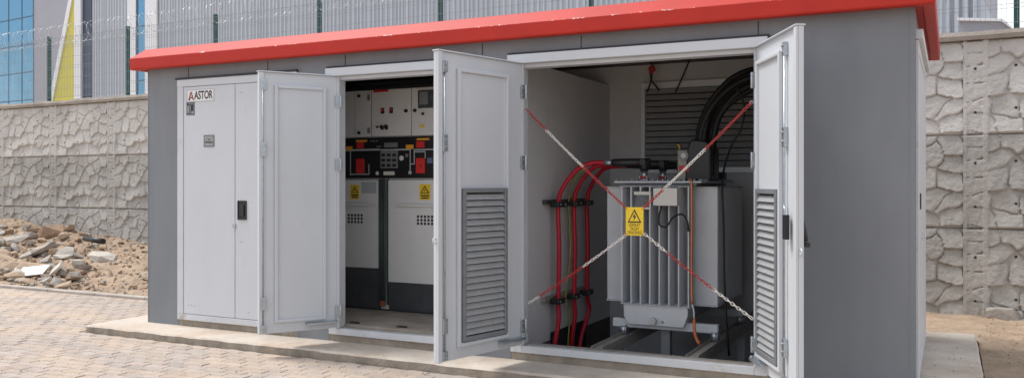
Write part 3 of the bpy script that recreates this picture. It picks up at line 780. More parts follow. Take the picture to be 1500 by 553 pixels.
# ------------------------------------------------------------------ CABLES
names3 = ('nearest the doorway', 'middle of the three', 'farthest back by the rear wall')
CY = (.985, 1.375, 1.72)
for i in range(3):
    y = CY[i]; x = 4.385; bx_, by_ = HB[i]
    o = thing('high_voltage_cable', 'red high-voltage cable on the pale partition, ' + names3[i], 'cable', (x, y, -.3), 'red cables rising to the transformer')
    O = Vector((x, y, -.3))
    def cbld(bb, name, m):
        for vv in bb.bm.verts: vv.co -= O
        return bb.build(name, m, o)
    lo = [(-.03, -.02), (.02, .02), (-.10, .12)][i]
    zz0 = 1.685
    end = Vector((4.83 + .04*i, by_ - .0, zz0 - .012*i))
    dxy = Vector((end.x, end.y, 0)) - Vector((x, y, 0))
    pts = spline([(x-.04, y+lo[0]*1.6-.02, -.5), (x-.025, y+lo[0]*.9-.02, -.1), (x+.005, y+lo[1]*.3, .18), (x, y, .37), (x+.012, y-.012, .85), (x, y, 1.29), (x+.05, y+dxy.y*.12, 1.46), (x+.18, y+dxy.y*.42, 1.62), (x+.32, y+dxy.y*.78, 1.682-.012*i), end], 8)
    cbld(MB().sweep(pts, .0225, 12), 'sheath', M['redc'])
    cbld(MB().cyl(end, end+Vector((.075, 0, 0)), .0275, n=14), 'screen_sleeve', M['galv'])
    e2 = end+Vector((.075, 0, 0)); e3 = Vector((bx_, by_, e2.z))
    q = MB().sweep([e2, e2+Vector((.03,0,0)), e3+Vector((.055,0,0))], [.032, .037, .037], 14); q.cyl((bx_, by_, 1.602), (bx_, by_, e2.z+.01), .036, .040, n=14)
    q.cyl(e3+Vector((0,-.03,0)), e3+Vector((0,-.06,0)), .03, n=12)
    cbld(q, 'elbow_connector', M['black'])
# yellow-green earth wire beside the middle cable
q = MB().sweep(spline([(4.37, 1.27, -.5), (4.36, 1.28, -.1), (4.37, 1.30, .2), (4.345, 1.26, .37), (4.37, 1.31, .8), (4.36, 1.30, 1.29), (4.38, 1.31, 1.45), (4.45, 1.34, 1.58), (4.62, 1.30, 1.70), (4.80, 1.25, 1.70)], 8), .008, 8)
tag(q.build('earth_wire', mat('yellow_green_wire', (.30, .30, .03), .5, var=.3, vscale=20), origin=(4.37, 1.27, -.5)), 'thin yellow-green earth wire beside the middle red cable', 'wire')
for z, nm, y0 in ((1.30, 'upper', .84), (.385, 'lower', .80)):
    o = thing('cable_clamp_rail', nm + ' cable clamp rail bolted to the pale partition', 'cable bracket', (4.29, 1.3, z))
    O = Vector((4.29, 1.3, z))
    def kb(bb, name, m, bev=.003):
        for vv in bb.bm.verts: vv.co -= O
        return bb.build(name, m, o, bevel=bev)
    q = MB(); q.box(4.281, 4.33, y0, 1.86, z-.005, z+.035); kb(q, 'bar', M['sgdark'] if nm == 'upper' else M['rail'])
    for y in CY:
        q = MB(); q.box(4.331, 4.43, y-.085, y+.085, z-.035, z+.018); cl_ = kb(q, 'clamp', M['black'], .012)
        q = MB(); q.cyl((4.4305, y-.058, z-.008), (4.440, y-.058, z-.008), .010, n=8); q.cyl((4.4305, y+.058, z-.008), (4.440, y+.058, z-.008), .010, n=8)
        for vv in q.bm.verts: vv.co -= O
        q.build('clamp_bolt', M['galv'], cl_)
# low-voltage bundle
core = spline([at_y(uu, vv, 1.36) for uu, vv in ((1031,262),(1031,238),(1032,212),(1035,188),(1045,163),(1061,141),(1081,124),(1106,113),(1150,106),(1200,104))], 6)
for k in range(13):
    ph0 = k*2.4; rad = .088*math.sqrt((k+.5)/13)
    pts = []
    for i, p in enumerate(core):
        t = (core[min(i+1, len(core)-1)] - core[max(i-1, 0)]).normalized(); nrm = Vector((-t.z, 0, t.x))
        ph = ph0 + i*.022*(1 if k % 2 else -.6); ca, cb_ = rad*math.cos(ph), rad*math.sin(ph)
        wob = 1 + .3*noise.noise(Vector((k*3.1, i*.09, 0)))
        pts.append(p + nrm*ca*wob + Vector((0, cb_*1.1, 0)))
    pts[0].z = 1.57
    q = MB().sweep(pts, .029, 10)
    tag(q.build('low_voltage_cable', M['cable'], origin=pts[0]), 'thick black cable in the bundle arching up from the transformer lid to the right', 'cable', 'black cables arching from the transformer')
q = MB().sweep(spline([at_y(1076,128,1.2), at_y(1086,140,1.2), at_y(1090,165,1.2), at_y(1085,190,1.2), at_y(1072,212,1.2), at_y(1061,245,1.1), at_y(1058,275,.95), at_y(1060,330,.93), at_y(1061,400,.93), at_y(1063,450,.93), at_y(1068,520,.95)], 8), .009, 8)
tag(q.build('control_cable', M['cable'], origin=at_y(1068,520,.95)), 'thin black cable looping down the right side of the transformer', 'cable')
q = MB().sweep(spline([at_y(1011,86,2.4), at_y(1003,105,2.55), at_y(994,125,2.6), at_y(989,136,2.6)], 6), .008, 8)
tag(q.build('louvre_cable', M['cable'], origin=at_y(989,136,2.6)), 'short black cable hanging from the ceiling to the rear louvre', 'cable')
# copper earthing bar with flexible end
EO = at_y(1020, 505, .66)
ec = thing('earthing_conductor', 'copper earthing conductor running down the front of the transformer', 'earthing conductor', EO)
q = MB().sweep(spline([at_y(1010,262,.80), at_y(1013,270,.765), at_y(1013.5,330,.765), at_y(1013,400,.765), at_y(1014,445,.75)], 8), .011, 10)
for vv in q.bm.verts: vv.co -= EO
q.build('copper_pipe', M['copper'], ec)
q = MB().sweep(spline([at_y(1014,445,.75), at_y(1016.5,455,.74), at_y(1017,466,.735)], 6), .0105, 10)
for vv in q.bm.verts: vv.co -= EO
q.build('crimp_sleeve', M['galv'], ec)
q = MB().sweep(spline([at_y(1017,466,.735), at_y(1017,480,.72), at_y(1019,492,.69), at_y(1024,503,.62)], 6), .0135, 10)
for vv in q.bm.verts: vv.co -= EO
q.build('flexible_tail', mat('orange_sleeve', (.60,.17,.06), .5, var=.15), ec)
# small red fitting under the ceiling
p = at_y(954, 106, 2.45)
rfx = thing('ceiling_fitting', 'small red fitting hanging below the ceiling above the rear louvre', 'ceiling fitting', p)
q = MB().cyl((-.02, 0, .03), (.035, 0, .045), .030, .036, n=14); q.cyl((0,0,-.02), (0,0,.03), .022, n=10); q.build('red_cap', M['redpl'], rfx)
q = MB().sweep([(0,0,-.02), (.0,.0,-.10)], .014, 8); q.sweep([(0,0,-.09), (-.08,.10,-.20)], .010, 8); q.sweep([(0,0,-.09), (.06,.10,-.19)], .010, 8); q.sweep([(0,0,.04),(0,.0,.30)], .006, 6); q.build('bracket', M['black'], rfx)
# light strip at lintel
# ------------------------------------------------------------------ CHAINS AND SIGN
def chain(label, A, B, fr, sag, anchors):
    A, B = Vector(A), Vector(B); L = (B-A).length; pitch = .0275; n = int(L/pitch)
    o = thing('barrier_chain', label, 'chain', A, 'red and white chains across the doorway')
    runs = []
    for i in range(n):
        t = (i+.5)/n; p = A.lerp(B, t) - Vector((0, 0, sag*4*t*(1-t)))
        t2 = t+.02; p2 = A.lerp(B, t2) - Vector((0, 0, sag*4*t2*(1-t2)))
        d = (p2-p).normalized(); s1 = d.cross(Vector((0,1,0))).normalized(); s2 = d.cross(s1)
        ang = R(35) + (R(90) if i % 2 else 0) + random.uniform(-.25, .25)
        side = s1*math.cos(ang) + s2*math.sin(ang)
        c = 'red' if any(a <= t < b_ for a, b_ in fr) else 'white'
        if not runs or runs[-1][0] != c: runs.append((c, MB()))
        runs[-1][1].torus(p-A, d, side,   .0178, .0098, .0036, n=14, m=6)
    for c, mb in runs: mb.build(c + '_links', M['redch'] if c == 'red' else M['whitech'], o)
    for P, nm in anchors:
        q = MB().torus(Vector(P)-A, Vector((1,0,0)), Vector((0,0,1)), .012, .012, .0025, n=12); q.build('hook', M['galv'], o)
yc = -.045
def cy(u, v): return at_y(u, v, yc)
def frac(a, b_, u): return (cy(u, 0).x - a.x)/(b_.x - a.x)
def mk(label, pa, pb, reds, sag):
    a, b_ = cy(*pa), cy(*pb)
    chain(label, a, b_, [(frac(a, b_, x) if x is not None else -1, frac(a, b_, y) if y is not None else 9) for x, y in reds], sag, [(a, 'a')])
mk('red-white chain from the upper left hinge side to the yellow sign', (770.5, 160), (917, 304), [(None, 799), (853, None)], .012)
mk('red-white chain from the upper right jamb to the yellow sign', (1101, 150), (943, 304), [(None, 1034), (974, None)], .012)
mk('red-white chain from the lower left jamb to the yellow sign', (775, 443), (917, 344), [(788, 852)], .012)
mk('red-white chain from the lower right jamb to the yellow sign', (1102, 466), (944, 342), [(1045, 976)], .012)
a = cy(917, 303); c = cy(943, 345)
SO = Vector(((a.x+c.x)/2, yc-.006, c.z))
sg = thing('warning_sign', 'yellow high-voltage warning sign hanging where the four chains meet', 'warning sign', SO)
w, h = c.x-a.x, a.z-c.z
MB().box(-w/2, w/2, -.002, .002, 0, h).build('plate', M['yellow'], sg, bevel=.001)
q = MB(); zb0, zt0 = h*.46, h*.94
q.prism([(-w*.39, zb0), (w*.39, zb0), (0, zt0)], -.0034, -.0022); q.build('triangle_border', M['ink'], sg)
q = MB(); q.prism([(-w*.29, zb0+.010), (w*.29, zb0+.010), (0, zt0-.020)], -.0044, -.0036); q.build('triangle_field', M['yellow'], sg)
q = MB(); hh = zt0-zb0
q.prism([(.008, zb0+hh*.72), (-.016, zb0+hh*.40), (-.002, zb0+hh*.40), (-.008, zb0+hh*.12), (.015, zb0+hh*.47), (.002, zb0+hh*.47)], -.0054, -.0046); q.build('lightning_symbol', M['ink'], sg)
for k, s in enumerate(('DİKKAT', 'ÖLÜM', 'TEHLİKESİ')):
    text_obj(s, .031, 'lettering', M['ink'], (0, -.0028, h*(.375-.135*k)), sg, extrude=.0004, sx=.80)
for xx in (-w*.44, w*.44):
    for zz_ in (h*.05, h*.95):
        MB().cyl((xx, -.003, zz_), (xx, -.007, zz_), .005, n=8).build('tie', M['redpl'], sg)

# ------------------------------------------------------------------ PERIMETER WALL
PW = thing('perimeter_wall', 'long precast concrete perimeter wall with moulded stone pattern behind the kiosk', 'wall', (0, wall_y(0), -.2))
def panel_mesh():
    rnd = random.Random(11)
    Wd, Hd = 2.0, 1.12; nx, ny = 168, 94
    sites = []
    # jittered sites, flattened stones
    for j in range(-1, 7):
        for i in range(-1, 9):
            sites.append((.26 + (i + .5*(j % 2) + rnd.uniform(-.40, .40))*.31, (j + .5 + rnd.uniform(-.38, .38))*.235, rnd.uniform(-.008, .008), rnd.uniform(-.08, .08), rnd.uniform(-.17, -.02)))
    strip = [(.12 + rnd.uniform(-.05, .05), (j + rnd.uniform(.2, .8))*.2, rnd.uniform(-.004, .008), 0, 0) for j in range(-1, 7)]
    def hgt(x, z):
        wx = x + .030*noise.noise(Vector((x*7, z*7, 2))); wz = z + .030*noise.noise(Vector((x*7, z*7, 9)))
        S = sites
        if x < .045 or .205 < x < .265: return .044 + .003*noise.noise(Vector((x*20, z*20, 1)))
        if x <= .215: S = strip
        d = sorted(((.45*math.hypot(wx-a, (wz-b_)*1.15)+.62*max(abs(wx-a), abs(wz-b_)*1.2), c_, tx*(x-a)+tz*(z-b_)) for a, b_, c_, tx, tz in S), key=lambda q: q[0])[:2]
        g = d[1][0]-d[0][0]
        gw = .012 + .020*max(0, noise.noise(Vector((x*4, z*4, 14)))+.2); k = min(1, max(0, (g-.003)/gw)); k = k*k*(3-2*k); k = 1-(1-k)*min(1, max(.30, .85+1.1*noise.noise(Vector((x*5, z*5, 21)))))
        e = min(1, min(z, Hd-z)/.02)
        return (k*(.034 + d[0][1] + d[0][2]) + .006*noise.noise(Vector((x*16, z*16, 5))) + .004*noise.noise(Vector((x*40, z*40, 5))))*max(0,e) + (.02 if e <= 0 else 0)*0
    bm = bmesh.new(); g = []
    for j in range(ny+1):
        row = []
        for i in range(nx+1):
            x = Wd*i/nx; z = Hd*j/ny
            row.append(bm.verts.new((x, -hgt(x, z), z)))
        g.append(row)
    for j in range(ny):
        for i in range(nx):
            f = bm.faces.new((g[j][i], g[j][i+1], g[j+1][i+1], g[j+1][i])); f.smooth = True
    # thickness
    v = [bm.verts.new(p) for p in ((0,.1,0),(Wd,.1,0),(Wd,.1,Hd),(0,.1,Hd))]
    bm.faces.new((v[3], v[2], v[1], v[0]))
    bm.faces.new([g[ny][i] for i in range(nx+1)] + [v[2], v[3]]); bm.faces.new([g[0][i] for i in range(nx, -1, -1)] + [v[0], v[1]])
    # weep holes
    for (hx, hz) in ((.13, .26), (.13, .78), (.55, .30), (.55, .80), (1.05, .30), (1.05, .80), (1.55, .30), (1.55, .80)):
        ring = [bm.verts.new((hx+.016*math.cos(t*math.pi/5), -hgt(hx, hz)-.004, hz+.016*math.sin(t*math.pi/5))) for t in range(10)]
        f = bm.faces.new(ring[::-1]); f.material_index = 1
    bb = MB(); bb.bm.free(); bb.bm = bm
    return bb
p0 = p1 = None; th = math.atan2(-.05, 1.0); wlen = math.hypot(1, .05)
for row in (2, 1, 0):
    for k in range(13):
        xs_ = 7.86 - 2.0*k + 2.0*2 - 2.0
        loc = (xs_, wall_y(xs_)-wall_y(0), -.17+.2 + 1.122*row)
        if p0 is None:
            bb = panel_mesh(); p0 = bb.build('wall_panel', [M['pcast'], M['dark']], PW); ob = p0
        else: ob = dup(p0, PW)
        if row < 2:
            if p1 is None:
                p1 = p0.data.copy(); p1.materials[0] = M['pcast_old']
            ob.data = p1
        ob.location = loc; ob.rotation_euler = (0, 0, th); ob.scale = (wlen, 1, 1)
b = MB()
ax = Vector((1, -.05, 0)).normalized(); ay = Vector((.05, 1, 0)).normalized(); az = Vector((0,0,1))
n = 60; x0, x1 = -16.2, 13.8
# weathered coping as a lofted strip
rings = []
for i in range(n*3+1):
    x = x0 + (x1-x0)*i/(n*3); c0 = Vector((x, wall_y(x)-wall_y(0), 3.2+.195)); e = noise.noise(Vector((x*1.3,0,0)))*.02; e2_ = noise.noise(Vector((x*5,0,3)))*.012
    pr = [(-.085+e2_, .0), (-.10+e2_, .05+e), (-.085+e2_, .10+e+e2_), (.10, .11+e), (.15, .06), (.14, 0)]
    rings.append([b.bm.verts.new(c0 + ay*a_ + az*(z_)) for a_, z_ in pr])
for A, B in zip(rings, rings[1:]):
    for k in range(6): b.bm.faces.new((A[k], A[(k+1)%6], B[(k+1)%6], B[k]))
b.bm.faces.new(rings[0]); b.bm.faces.new(rings[-1][::-1])
for vv in b.bm.verts: vv.co.z -= .0
cp = b.build('coping', M['cope'], PW)

# ------------------------------------------------------------------ FENCE, RAZOR WIRE
FT = 4.70
FN = thing('mesh_fence', 'dark green posts carrying a wire mesh fence along the top of the wall', 'fence', (0, wall_y(0)+.05, 3.28))
FO = Vector((0, wall_y(0)+.05, 3.28))
px = [-10.29-2.66*2, -10.29-2.66, -10.29, -7.60, -5.0, -2.36, .25, 2.95, 5.70, 8.42, 11.1]
for x in px:
    y = wall_y(x)+.05
    q = MB().box(x-.03, x+.03, y-.02, y+.05, 3.29, FT+.05)
    for vv in q.bm.verts: vv.co -= FO
    q.build('post', M['green'], FN, bevel=.004)
q = MB()
def bar(a, c, r): 
    a, c = Vector(a)-FO, Vector(c)-FO; t = (c-a).normalized()
    up = Vector((0,1,0)); s1 = t.cross(up).normalized(); s2 = t.cross(s1)
    A = [q.bm.verts.new(a + (s1*i_ + s2*j_)*r) for i_, j_ in ((1,1),(-1,1),(-1,-1),(1,-1))]; B = [q.bm.verts.new(c + (s1*i_ + s2*j_)*r) for i_, j_ in ((1,1),(-1,1),(-1,-1),(1,-1))]
    for k in range(4): q.bm.faces.new((A[k], A[(k+1)%4], B[(k+1)%4], B[k]))
x = -15.5
while x < 11.1:
    y = wall_y(x)+.02; bar((x, y, 3.36), (x, y, FT), .0019); x += .055
for z in (3.38, 3.55, 3.60, 3.80, 4.0, 4.05, 4.25, 4.45, 4.50, 4.69):
    bar((-15.5, wall_y(-15.5)+.014, z), (11.1, wall_y(11.1)+.014, z), .0024)
q.build('wire_mesh', M['wire'], FN)
q = MB(); pts = []
x = -15.5; RW = Vector((-15.5, wall_y(-15.5), 4.5))
N = int((11.1+15.5)/.21*14)
for i in range(N):
    t = i/14*2*math.pi; x = -15.5 + i*.21/14
    r = .20 + .02*noise.noise(Vector((x*2, 0, 0)))
    pts.append(Vector((x + .05*math.sin(t*.37), wall_y(x)+.05 + r*math.cos(t), 4.76 + r*math.sin(t) + .03*noise.noise(Vector((x, 4, 0))))) - RW)
q.sweep(pts, .0032, 4)
for i in range(0, N-2, 2):
    p = pts[i]; d = (pts[i+1]-p).normalized(); s1 = d.cross(Vector((1,.2,.3))).normalized()
    A = [q.bm.verts.new(p + d*a_ + s1*b_) for a_, b_ in ((-.022, .012), (0, 0), (.022, .012), (.022, -.012), (0, 0.001), (-.022, -.012))]
    q.bm.faces.new((A[0], A[1], A[2])); q.bm.faces.new((A[3], A[4], A[5]))
rw = q.build('razor_wire', M['razor'])
rw.location = RW
tag(rw, 'coiled silver razor wire running along the top of the mesh fence', 'razor wire')

# ------------------------------------------------------------------ INDUSTRIAL BUILDING BEHIND
def by_(x): return 17.0 - .115*x
def bg(u, v, off=0.0):
    d = ray(u, v)  # plane y + .115 x = 17 - off
    t = (17.0 - off - CAM[1] - .115*CAM[0])/(d[1] + .115*d[0])
    return Vector((CAM[0]+t*d[0], CAM[1]+t*d[1], CAM[2]+t*d[2]))
bdir = Vector((1, -.115, 0)).normalized(); bnor = Vector((-.115, -1, 0)).normalized()
BO = Vector((0, 17, 0))
IB = thing('industrial_building', 'large grey corrugated factory building with blue glazing behind the mesh fence', 'building', BO)
def bpx(u): return (bg(u, 200)-BO).dot(bdir)       # distance along the facade
def bslab(name, m, s0, s1, z0, z1, d0, d1, parent=IB, poly=None):
    q = MB()
    P = poly or [(s0, z0), (s1, z0), (s1, z1), (s0, z1)]
    A = [q.bm.verts.new(bdir*s + bnor*d1 + az*z) for s, z in P]; B = [q.bm.verts.new(bdir*s + bnor*d0 + az*z) for s, z in P]
    n_ = len(P)
    for f in [A, B[::-1]] + [[A[i], B[i], B[(i+1)%n_], A[(i+1)%n_]] for i in range(n_)]: q.bm.faces.new(f)
    return q.build(name, m, parent)
def corr(name, m, s0, s1, z0, z1, pitch=.19, dep=.035, zr=None):
    q = MB(); prof = []
    s = s0; k = 0; rr = random.Random(3)
    while s < s1:
        pw = pitch*rr.choice((.8, 1, 1, 1.25))
        prof += [(s, 0), (s+pw*.45, 0), (s+pw*.55, dep), (s+pw*.9, dep)]; s += pw
    top = zr or (lambda s_: z1)
    A = [q.bm.verts.new(bdir*s_ + bnor*d + az*z0) for s_, d in prof]; B = [q.bm.verts.new(bdir*s_ + bnor*d + az*top(s_)) for s_, d in prof]
    for i in range(len(prof)-1): q.bm.faces.new((A[i], A[i+1], B[i+1], B[i]))
    return q.build(name, m, IB)
ZT = 11.0
sE = bpx(1448)
# structural core behind the claddings
q = bslab('core', M['cladlilac'], -62, bpx(1430), -1, ZT-.1, -6, -.02)
# right end raked
bslab('corner_wall', M['clad'], 0, 0, 0, 0, -.018, .0, poly=[(bpx(1425), -1), (bpx(1470), -1), (bpx(1456), (bg(1456, 32)-BO).z), (bpx(1440), (bg(1440, 0)-BO).z), (bpx(1418), ZT-.1), (bpx(1425)-1, ZT-.1)])
corr('corrugated_wall', M['clad'], bpx(233), bpx(1425), -1, ZT)
bslab('white_pier', M['cladwhite'], bpx(215), bpx(232), -1, ZT, 0, .09)
gl = [(-60, bpx(50)), (bpx(202), bpx(214.5))]
for s0, s1 in gl:
    g_ = bslab('glazing', M['glass'], s0, s1, -1, ZT, 0, .06)
    mz = MB()
    def mbar(a0, a1, z0, z1):
        A = [mz.bm.verts.new(bdir*s + bnor*d + az*z) for s, d, z in ((a0,.0605,z0),(a1,.0605,z0),(a1,.0605,z1),(a0,.0605,z1),(a0,.075,z0),(a1,.075,z0),(a1,.075,z1),(a0,.075,z1))]
        for f in ((3,2,1,0),(4,5,6,7),(0,1,5,4),(1,2,6,5),(2,3,7,6),(3,0,4,7)): mz.bm.faces.new([A[i] for i in f])
    if s0 < -30:
        sp = bpx(34)-bpx(14.6); s = bpx(34)
        while s > -59:
            mbar(s-.02, s+.02, -1, ZT); s -= sp
        zs = [ (bg(30, 30)-BO).z, (bg(30, 67.5)-BO).z, (bg(30, 110)-BO).z ]
        stp = (zs[0]-zs[2])/2
        for k in range(-5, 6):
            z = zs[1]+k*stp
            if -1 < z < ZT: mbar(s0, s1, z-.022, z+.022)
    else:
        mbar(s0, s0+.1, -1, ZT)
        for z in ((bg(208, 39)-BO).z, (bg(208, 118)-BO).z): mbar(s0+.1, s1, z-.025, z+.025)
    mz.build('mullion', M['mull'], g_)
bslab('plain_wall', M['cladlilac'], bpx(50), bpx(112), -1, ZT, 0, .03)
bslab('navy_strip', M['cladnavy'], bpx(122), bpx(135), -1, ZT, 0, .03)
# yellow wedge with white edges
zA = (bg(108.5, 8)-BO).z; zB = (bg(80, 148)-BO).z
dz_ = (zA-zB)/(bpx(107)-bpx(80)); zbm = -1; sbm = bpx(80) - (zB-zbm)/dz_
bslab('yellow_wedge', M['cladyel'], 0, 0, 0, 0, .031, .06, poly=[(sbm, zbm), (bpx(112), zbm), (bpx(112), zA+(bpx(112)-bpx(107))*dz_)])
w_ = .30
bslab('white_rake', M['cladwhite'], 0, 0, 0, 0, .031, .11, poly=[(sbm-w_, zbm), (sbm, zbm), (bpx(112)-.0, zA+(bpx(112)-bpx(107))*dz_), (bpx(112)-.0, zA+(bpx(112)-bpx(107))*dz_+w_*dz_)])
bslab('white_pier', M['cladwhite'], bpx(112.5), bpx(122), -1, ZT, .031, .13)
corr2 = None
bslab('corrugated_backing', M['cladlilac'], bpx(135), bpx(189), -1, ZT, -.02, -.001)
q = corr('corrugated_wall', M['clad'], bpx(135), bpx(188.5), -1, ZT)
bslab('white_pier', M['cladwhite'], bpx(189), bpx(201.5), -1, ZT, 0, .09)
# low annex on the right
AO = Vector((0, 0, 0))
an = thing('annex_building', 'low grey annex with a sloping roof behind the right end of the fence', 'building', bg(1440, 60, 3))
bo_ = bg(1440, 60, 3)
q = MB()
P = [(bg(1405, 28, 3)), (bg(1468, 29, 3)), (bg(1480, 40, 3)), (bg(1480, 100, 3)), (bg(1405, 100, 3))]
A = [q.bm.verts.new(p - bo_) for p in P]; B = [q.bm.verts.new(p - bo_ - bnor*2.2) for p in P]
for f in [A, B[::-1]] + [[A[i], B[i], B[(i+1)%5], A[(i+1)%5]] for i in range(5)]: q.bm.faces.new(f)
q.build('wall', M['cladlilac'], an)
q = MB()
P = [(bg(1402, 26, 3.1)), (bg(1469, 27.5, 3.1)), (bg(1482, 39, 3.1)), (bg(1482, 42, 3.1)), (bg(1467, 31, 3.1)), (bg(1402, 30, 3.1))]
A = [q.bm.verts.new(p - bo_) for p in P]; B = [q.bm.verts.new(p - bo_ - bnor*2.6) for p in P]
for f in [A, B[::-1]] + [[A[i], B[i], B[(i+1)%6], A[(i+1)%6]] for i in range(6)]: q.bm.faces.new(f)
q.build('roof_edge', M['cladwhite'], an)

# ------------------------------------------------------------------ RUBBLE
def chunk(name, m, size, seed, loc, rot=(0,0,0), n=16, flat=1.0, jag=1.0):
    rr = random.Random(seed); bm = bmesh.new()
    for i in range(n):
        p = Vector((rr.uniform(-1,1), rr.uniform(-1,1), rr.uniform(-1,1)))
        p = p / max(abs(p.x), abs(p.y), abs(p.z)) * rr.uniform(.75, 1) if jag else p
        bm.verts.new((p.x*size[0]/2, p.y*size[1]/2, p.z*size[2]/2))
    bmesh.ops.convex_hull(bm, input=bm.verts)
    bmesh.ops.delete(bm, geom=[v for v in bm.verts if not v.link_faces], context='VERTS')
    bb = MB(); bb.bm.free(); bb.bm = bm
    o = bb.build(name, m, bevel=min(size)*.025, seg=1); o.location = loc; o.rotation_euler = rot
    return o
def place(name, m, u, v, size, rot, seed, label, cat, sink=.0, n=18):
    p = soil_hit(u, v) or Vector((-8, 3, 0))
    o = chunk(name, m, size, seed, (p.x, p.y, p.z + size[2]*.25 - sink), rot, n)
    return tag(o, label, cat)
place('concrete_block', M['stone_tan'], 32, 397, (.85, .34, .24), (R(12), R(8), R(48)), 2, 'long tan concrete block lying tilted just behind the white board', 'rubble', n=26)
place('concrete_slab', M['stone_grey'], 12, 357, (.85, .5, .18), (R(15), R(-5), R(10)), 3, 'flat grey concrete slab jutting from the upper left of the rubble heap', 'rubble', n=26)
place('concrete_slab', M['stone_grey'], 52, 371, (.75, .45, .13), (R(10), R(-22), R(20)), 4, 'tilted grey slab in the middle of the rubble, above the long tan block', 'rubble', n=22)
place('boulder', M['stone_brown'], 79, 347, (.55, .4, .34), (.2, .1, .6), 5, 'dark brown boulder topping the rubble heap against the stone-pattern wall', 'boulder', n=30)
place('concrete_lump', M['stone_pale'], 150, 382, (.56, .34, .20), (.1, .2, .3), 6, 'large pale concrete lump below the black pipe', 'rubble', n=15)
place('concrete_slab', M['stone_grey'], 100, 377, (.55, .42, .2), (R(20), R(14), R(-15)), 8, 'broken grey slab with brown edge midway between boulder and white board', 'rubble', n=22)
place('concrete_block', M['stone_tan'], 6, 383, (.7, .32, .2), (R(-12), R(10), R(15)), 12, 'tan concrete block at the left edge beside the long tan block', 'rubble', n=24)
p = soil_hit(42, 404); o = MB().box(-.28, .28, -.16, .16, -.008, .008).build('white_board', M['board']); o.location = p+Vector((0,0,.08)); o.rotation_euler = (R(22), R(-6), R(30)); tag(o, 'flat white board lying on the front of the rubble heap', 'board')
p = soil_hit(76, 406); o = MB().box(-.22, .22, -.10, .10, -.022, .022).build('broken_tile', M['stone_pale'], bevel=.006); o.location = p+Vector((0,0,.08)); o.rotation_euler = (R(35), R(-38), R(15)); tag(o, 'pale broken tile leaning upright right of the white board', 'tile')
pa, pb = soil_hit(120, 358), soil_hit(156, 367); d_ = (pb-pa); d_.z *= .5; o = MB().cyl(-d_.normalized()*.36, d_.normalized()*.36, .055, n=14).build('black_pipe', M['black']); o.location = (pa+pb)/2+Vector((0,0,.15)); tag(o, 'short black plastic pipe lying on the soil near the wall', 'pipe')
p = soil_hit(1470, 466); o = chunk('concrete_block', M['stone_grey'], (.36, .2, .15), 21, p+Vector((0,0,.05)), (0,0,-.05), 30); tag(o, 'small grey concrete block at the foot of the wall on the right', 'rubble')
rr = random.Random(5); kinds = ['stone_tan', 'stone_grey', 'stone_pale', 'stone_tan', 'stone_brown']
cnt = 0
protos = [chunk('rubble_stone', M[kinds[i % 5]], (1, .72, .55), 100+i, (0, 0, -50), n=16) for i in range(10)]
used = set()
while cnt < 285:
    u = rr.uniform(-25, 214); v = rr.uniform(332, 424)
    if u > 130 and rr.random() < .5: continue
    p = soil_hit(u, v)
    if not p or p.y < 1.95 or p.y > wall_y(p.x)-.12: continue
    i = rr.randrange(10); s = rr.choice((.08, .10, .13, .16, .2, .25, .32)) if u < 125 else rr.choice((.04, .05, .07, .10, .14))
    if i in used: o = dup(protos[i])
    else: o = protos[i]; used.add(i)
    o.location = p + Vector((0, 0, s*.16)); o.scale = (s, s*rr.uniform(.6, 1.1), s*rr.uniform(.5, .95)); o.rotation_euler = (rr.uniform(-.5,.5), rr.uniform(-.5,.5), rr.uniform(0, 6.28))
    tag(o, 'broken stone lump loose in the rubble heap along the left wall', 'rubble', 'loose stones of the rubble heap'); cnt += 1
for i in range(10):
    if i not in used: bpy.data.objects.remove(protos[i])
# gravel and crumbs scattered on soil and along the paving
q = MB(); rr = random.Random(9)
def pebble(p, s):
    ic = [(0,0,1),(.9,0,.1),(-.3,.85,.1),(-.4,-.8,.0),(.1,.1,-.8)]
    a = rr.uniform(0, 6.28); V = []
    for x, y, z in ic:
        x *= rr.uniform(.7,1.2); y *= rr.uniform(.7,1.2); z *= rr.uniform(.5,1)
        V.append(q.bm.verts.new((p[0]+s*(x*math.cos(a)-y*math.sin(a)), p[1]+s*(x*math.sin(a)+y*math.cos(a)), p[2]+s*z)))
    mi = rr.choice((0,0,0,0,0,2,2))
    for f in ((0,1,2),(0,2,3),(0,3,1),(4,2,1),(4,3,2),(4,1,3)): fc = q.bm.faces.new([V[k] for k in f]); fc.material_index = mi
for i in range(5200):
    if i % 3: x, y = rr.uniform(-12, -1), rr.uniform(1.85, 6)
    else: x, y = rr.uniform(7.98, 10.5), rr.uniform(-1, 5.2)
    if y > wall_y(x)-.05: continue
    if x > 7.9 and y < 3.2 and x < 8.0: continue
    pebble((x, y, soil_h(x, y)), rr.choice((.008, .012, .018, .025, .035, .05) if i % 3 else (.006, .009, .013, .02)))
for i in range(260):
    x, y = rr.uniform(-8, 4), rr.uniform(-2.6, 1.6)
    if x > -.46 and y > -.46: continue
    pebble((x, y, -.074), rr.choice((.004, .006, .009, .014)))
for i in range(60):
    pebble((rr.uniform(7.55, 7.9), rr.uniform(-1, 3.0), 0.002), rr.choice((.003, .005, .008)))
tag(q.build('gravel', [M['soil'], M['stone_pale'], M['stone_grey']]), 'loose gravel and clods of soil scattered over soil and paving', 'gravel', kind='stuff')

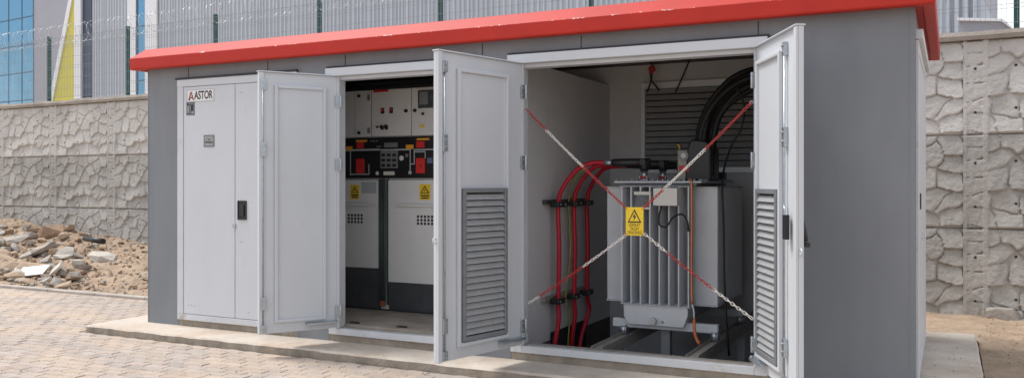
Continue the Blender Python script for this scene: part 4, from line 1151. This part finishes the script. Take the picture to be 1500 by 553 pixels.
# ------------------------------------------------------------------ LIGHT, SKY, CAMERA
w = bpy.data.worlds.new('World'); scn.world = w; w.use_nodes = True
nt = w.node_tree; bgd = nt.nodes['Background']
sky = nt.nodes.new('ShaderNodeTexSky'); sky.sky_type = 'NISHITA'; sky.sun_disc = False
EL, AZ = 60, 262          # compass bearing of the sun measured from +Y clockwise
sky.sun_elevation = R(EL); sky.sun_rotation = R(AZ); sky.air_density = 1.0; sky.dust_density = 2.0
tc = nt.nodes.new('ShaderNodeTexCoord'); mp_ = nt.nodes.new('ShaderNodeMapping'); mp_.inputs['Scale'].default_value = (1, 1, 2.2)
nz = nt.nodes.new('ShaderNodeTexNoise'); nz.inputs['Scale'].default_value = 4.0; nz.inputs['Detail'].default_value = 7; nz.inputs['Roughness'].default_value = .58
nt.links.new(tc.outputs['Generated'], mp_.inputs[0]); nt.links.new(mp_.outputs[0], nz.inputs['Vector'])
mr = nt.nodes.new('ShaderNodeMapRange'); mr.inputs[1].default_value = .40; mr.inputs[2].default_value = .60; mr.inputs[3].default_value = .15; mr.inputs[4].default_value = .95
nt.links.new(nz.outputs['Fac'], mr.inputs[0])
mx = nt.nodes.new('ShaderNodeMix'); mx.data_type = 'RGBA'
nt.links.new(mr.outputs[0], mx.inputs['Factor']); nt.links.new(sky.outputs[0], mx.inputs[6]); mx.inputs[7].default_value = (9.0, 9.1, 9.4, 1)
nt.links.new(mx.outputs[2], bgd.inputs['Color']); bgd.inputs['Strength'].default_value = .10
sl = bpy.data.lights.new('Sun', 'SUN'); sl.energy = 2.2; sl.angle = R(22); sl.color = (1, .97, .93)
so = bpy.data.objects.new('Sun', sl); COL.objects.link(so)
dirv = Vector((math.sin(R(AZ))*math.cos(R(EL)), math.cos(R(AZ))*math.cos(R(EL)), math.sin(R(EL))))
so.rotation_euler = dirv.to_track_quat('Z', 'Y').to_euler(); so.location = (0, -8, 14)
cam = bpy.data.cameras.new('Camera'); co = bpy.data.objects.new('Camera', cam); COL.objects.link(co)
cam.sensor_width = 36; cam.lens = 36*FPX/1500; cam.clip_end = 2000; cam.clip_start = .05
cam.shift_y = -(276.5-HOR)/1500
co.location = CAM; co.rotation_euler = (R(90), 0, math.atan2(-E1[1], E1[0]))
scn.camera = co
scn.cycles.max_bounces = 16; scn.cycles.diffuse_bounces = 10
scn.view_settings.view_transform = 'Standard'; scn.view_settings.look = 'None'; scn.view_settings.gamma = 1
scn.view_settings.exposure = 0.58
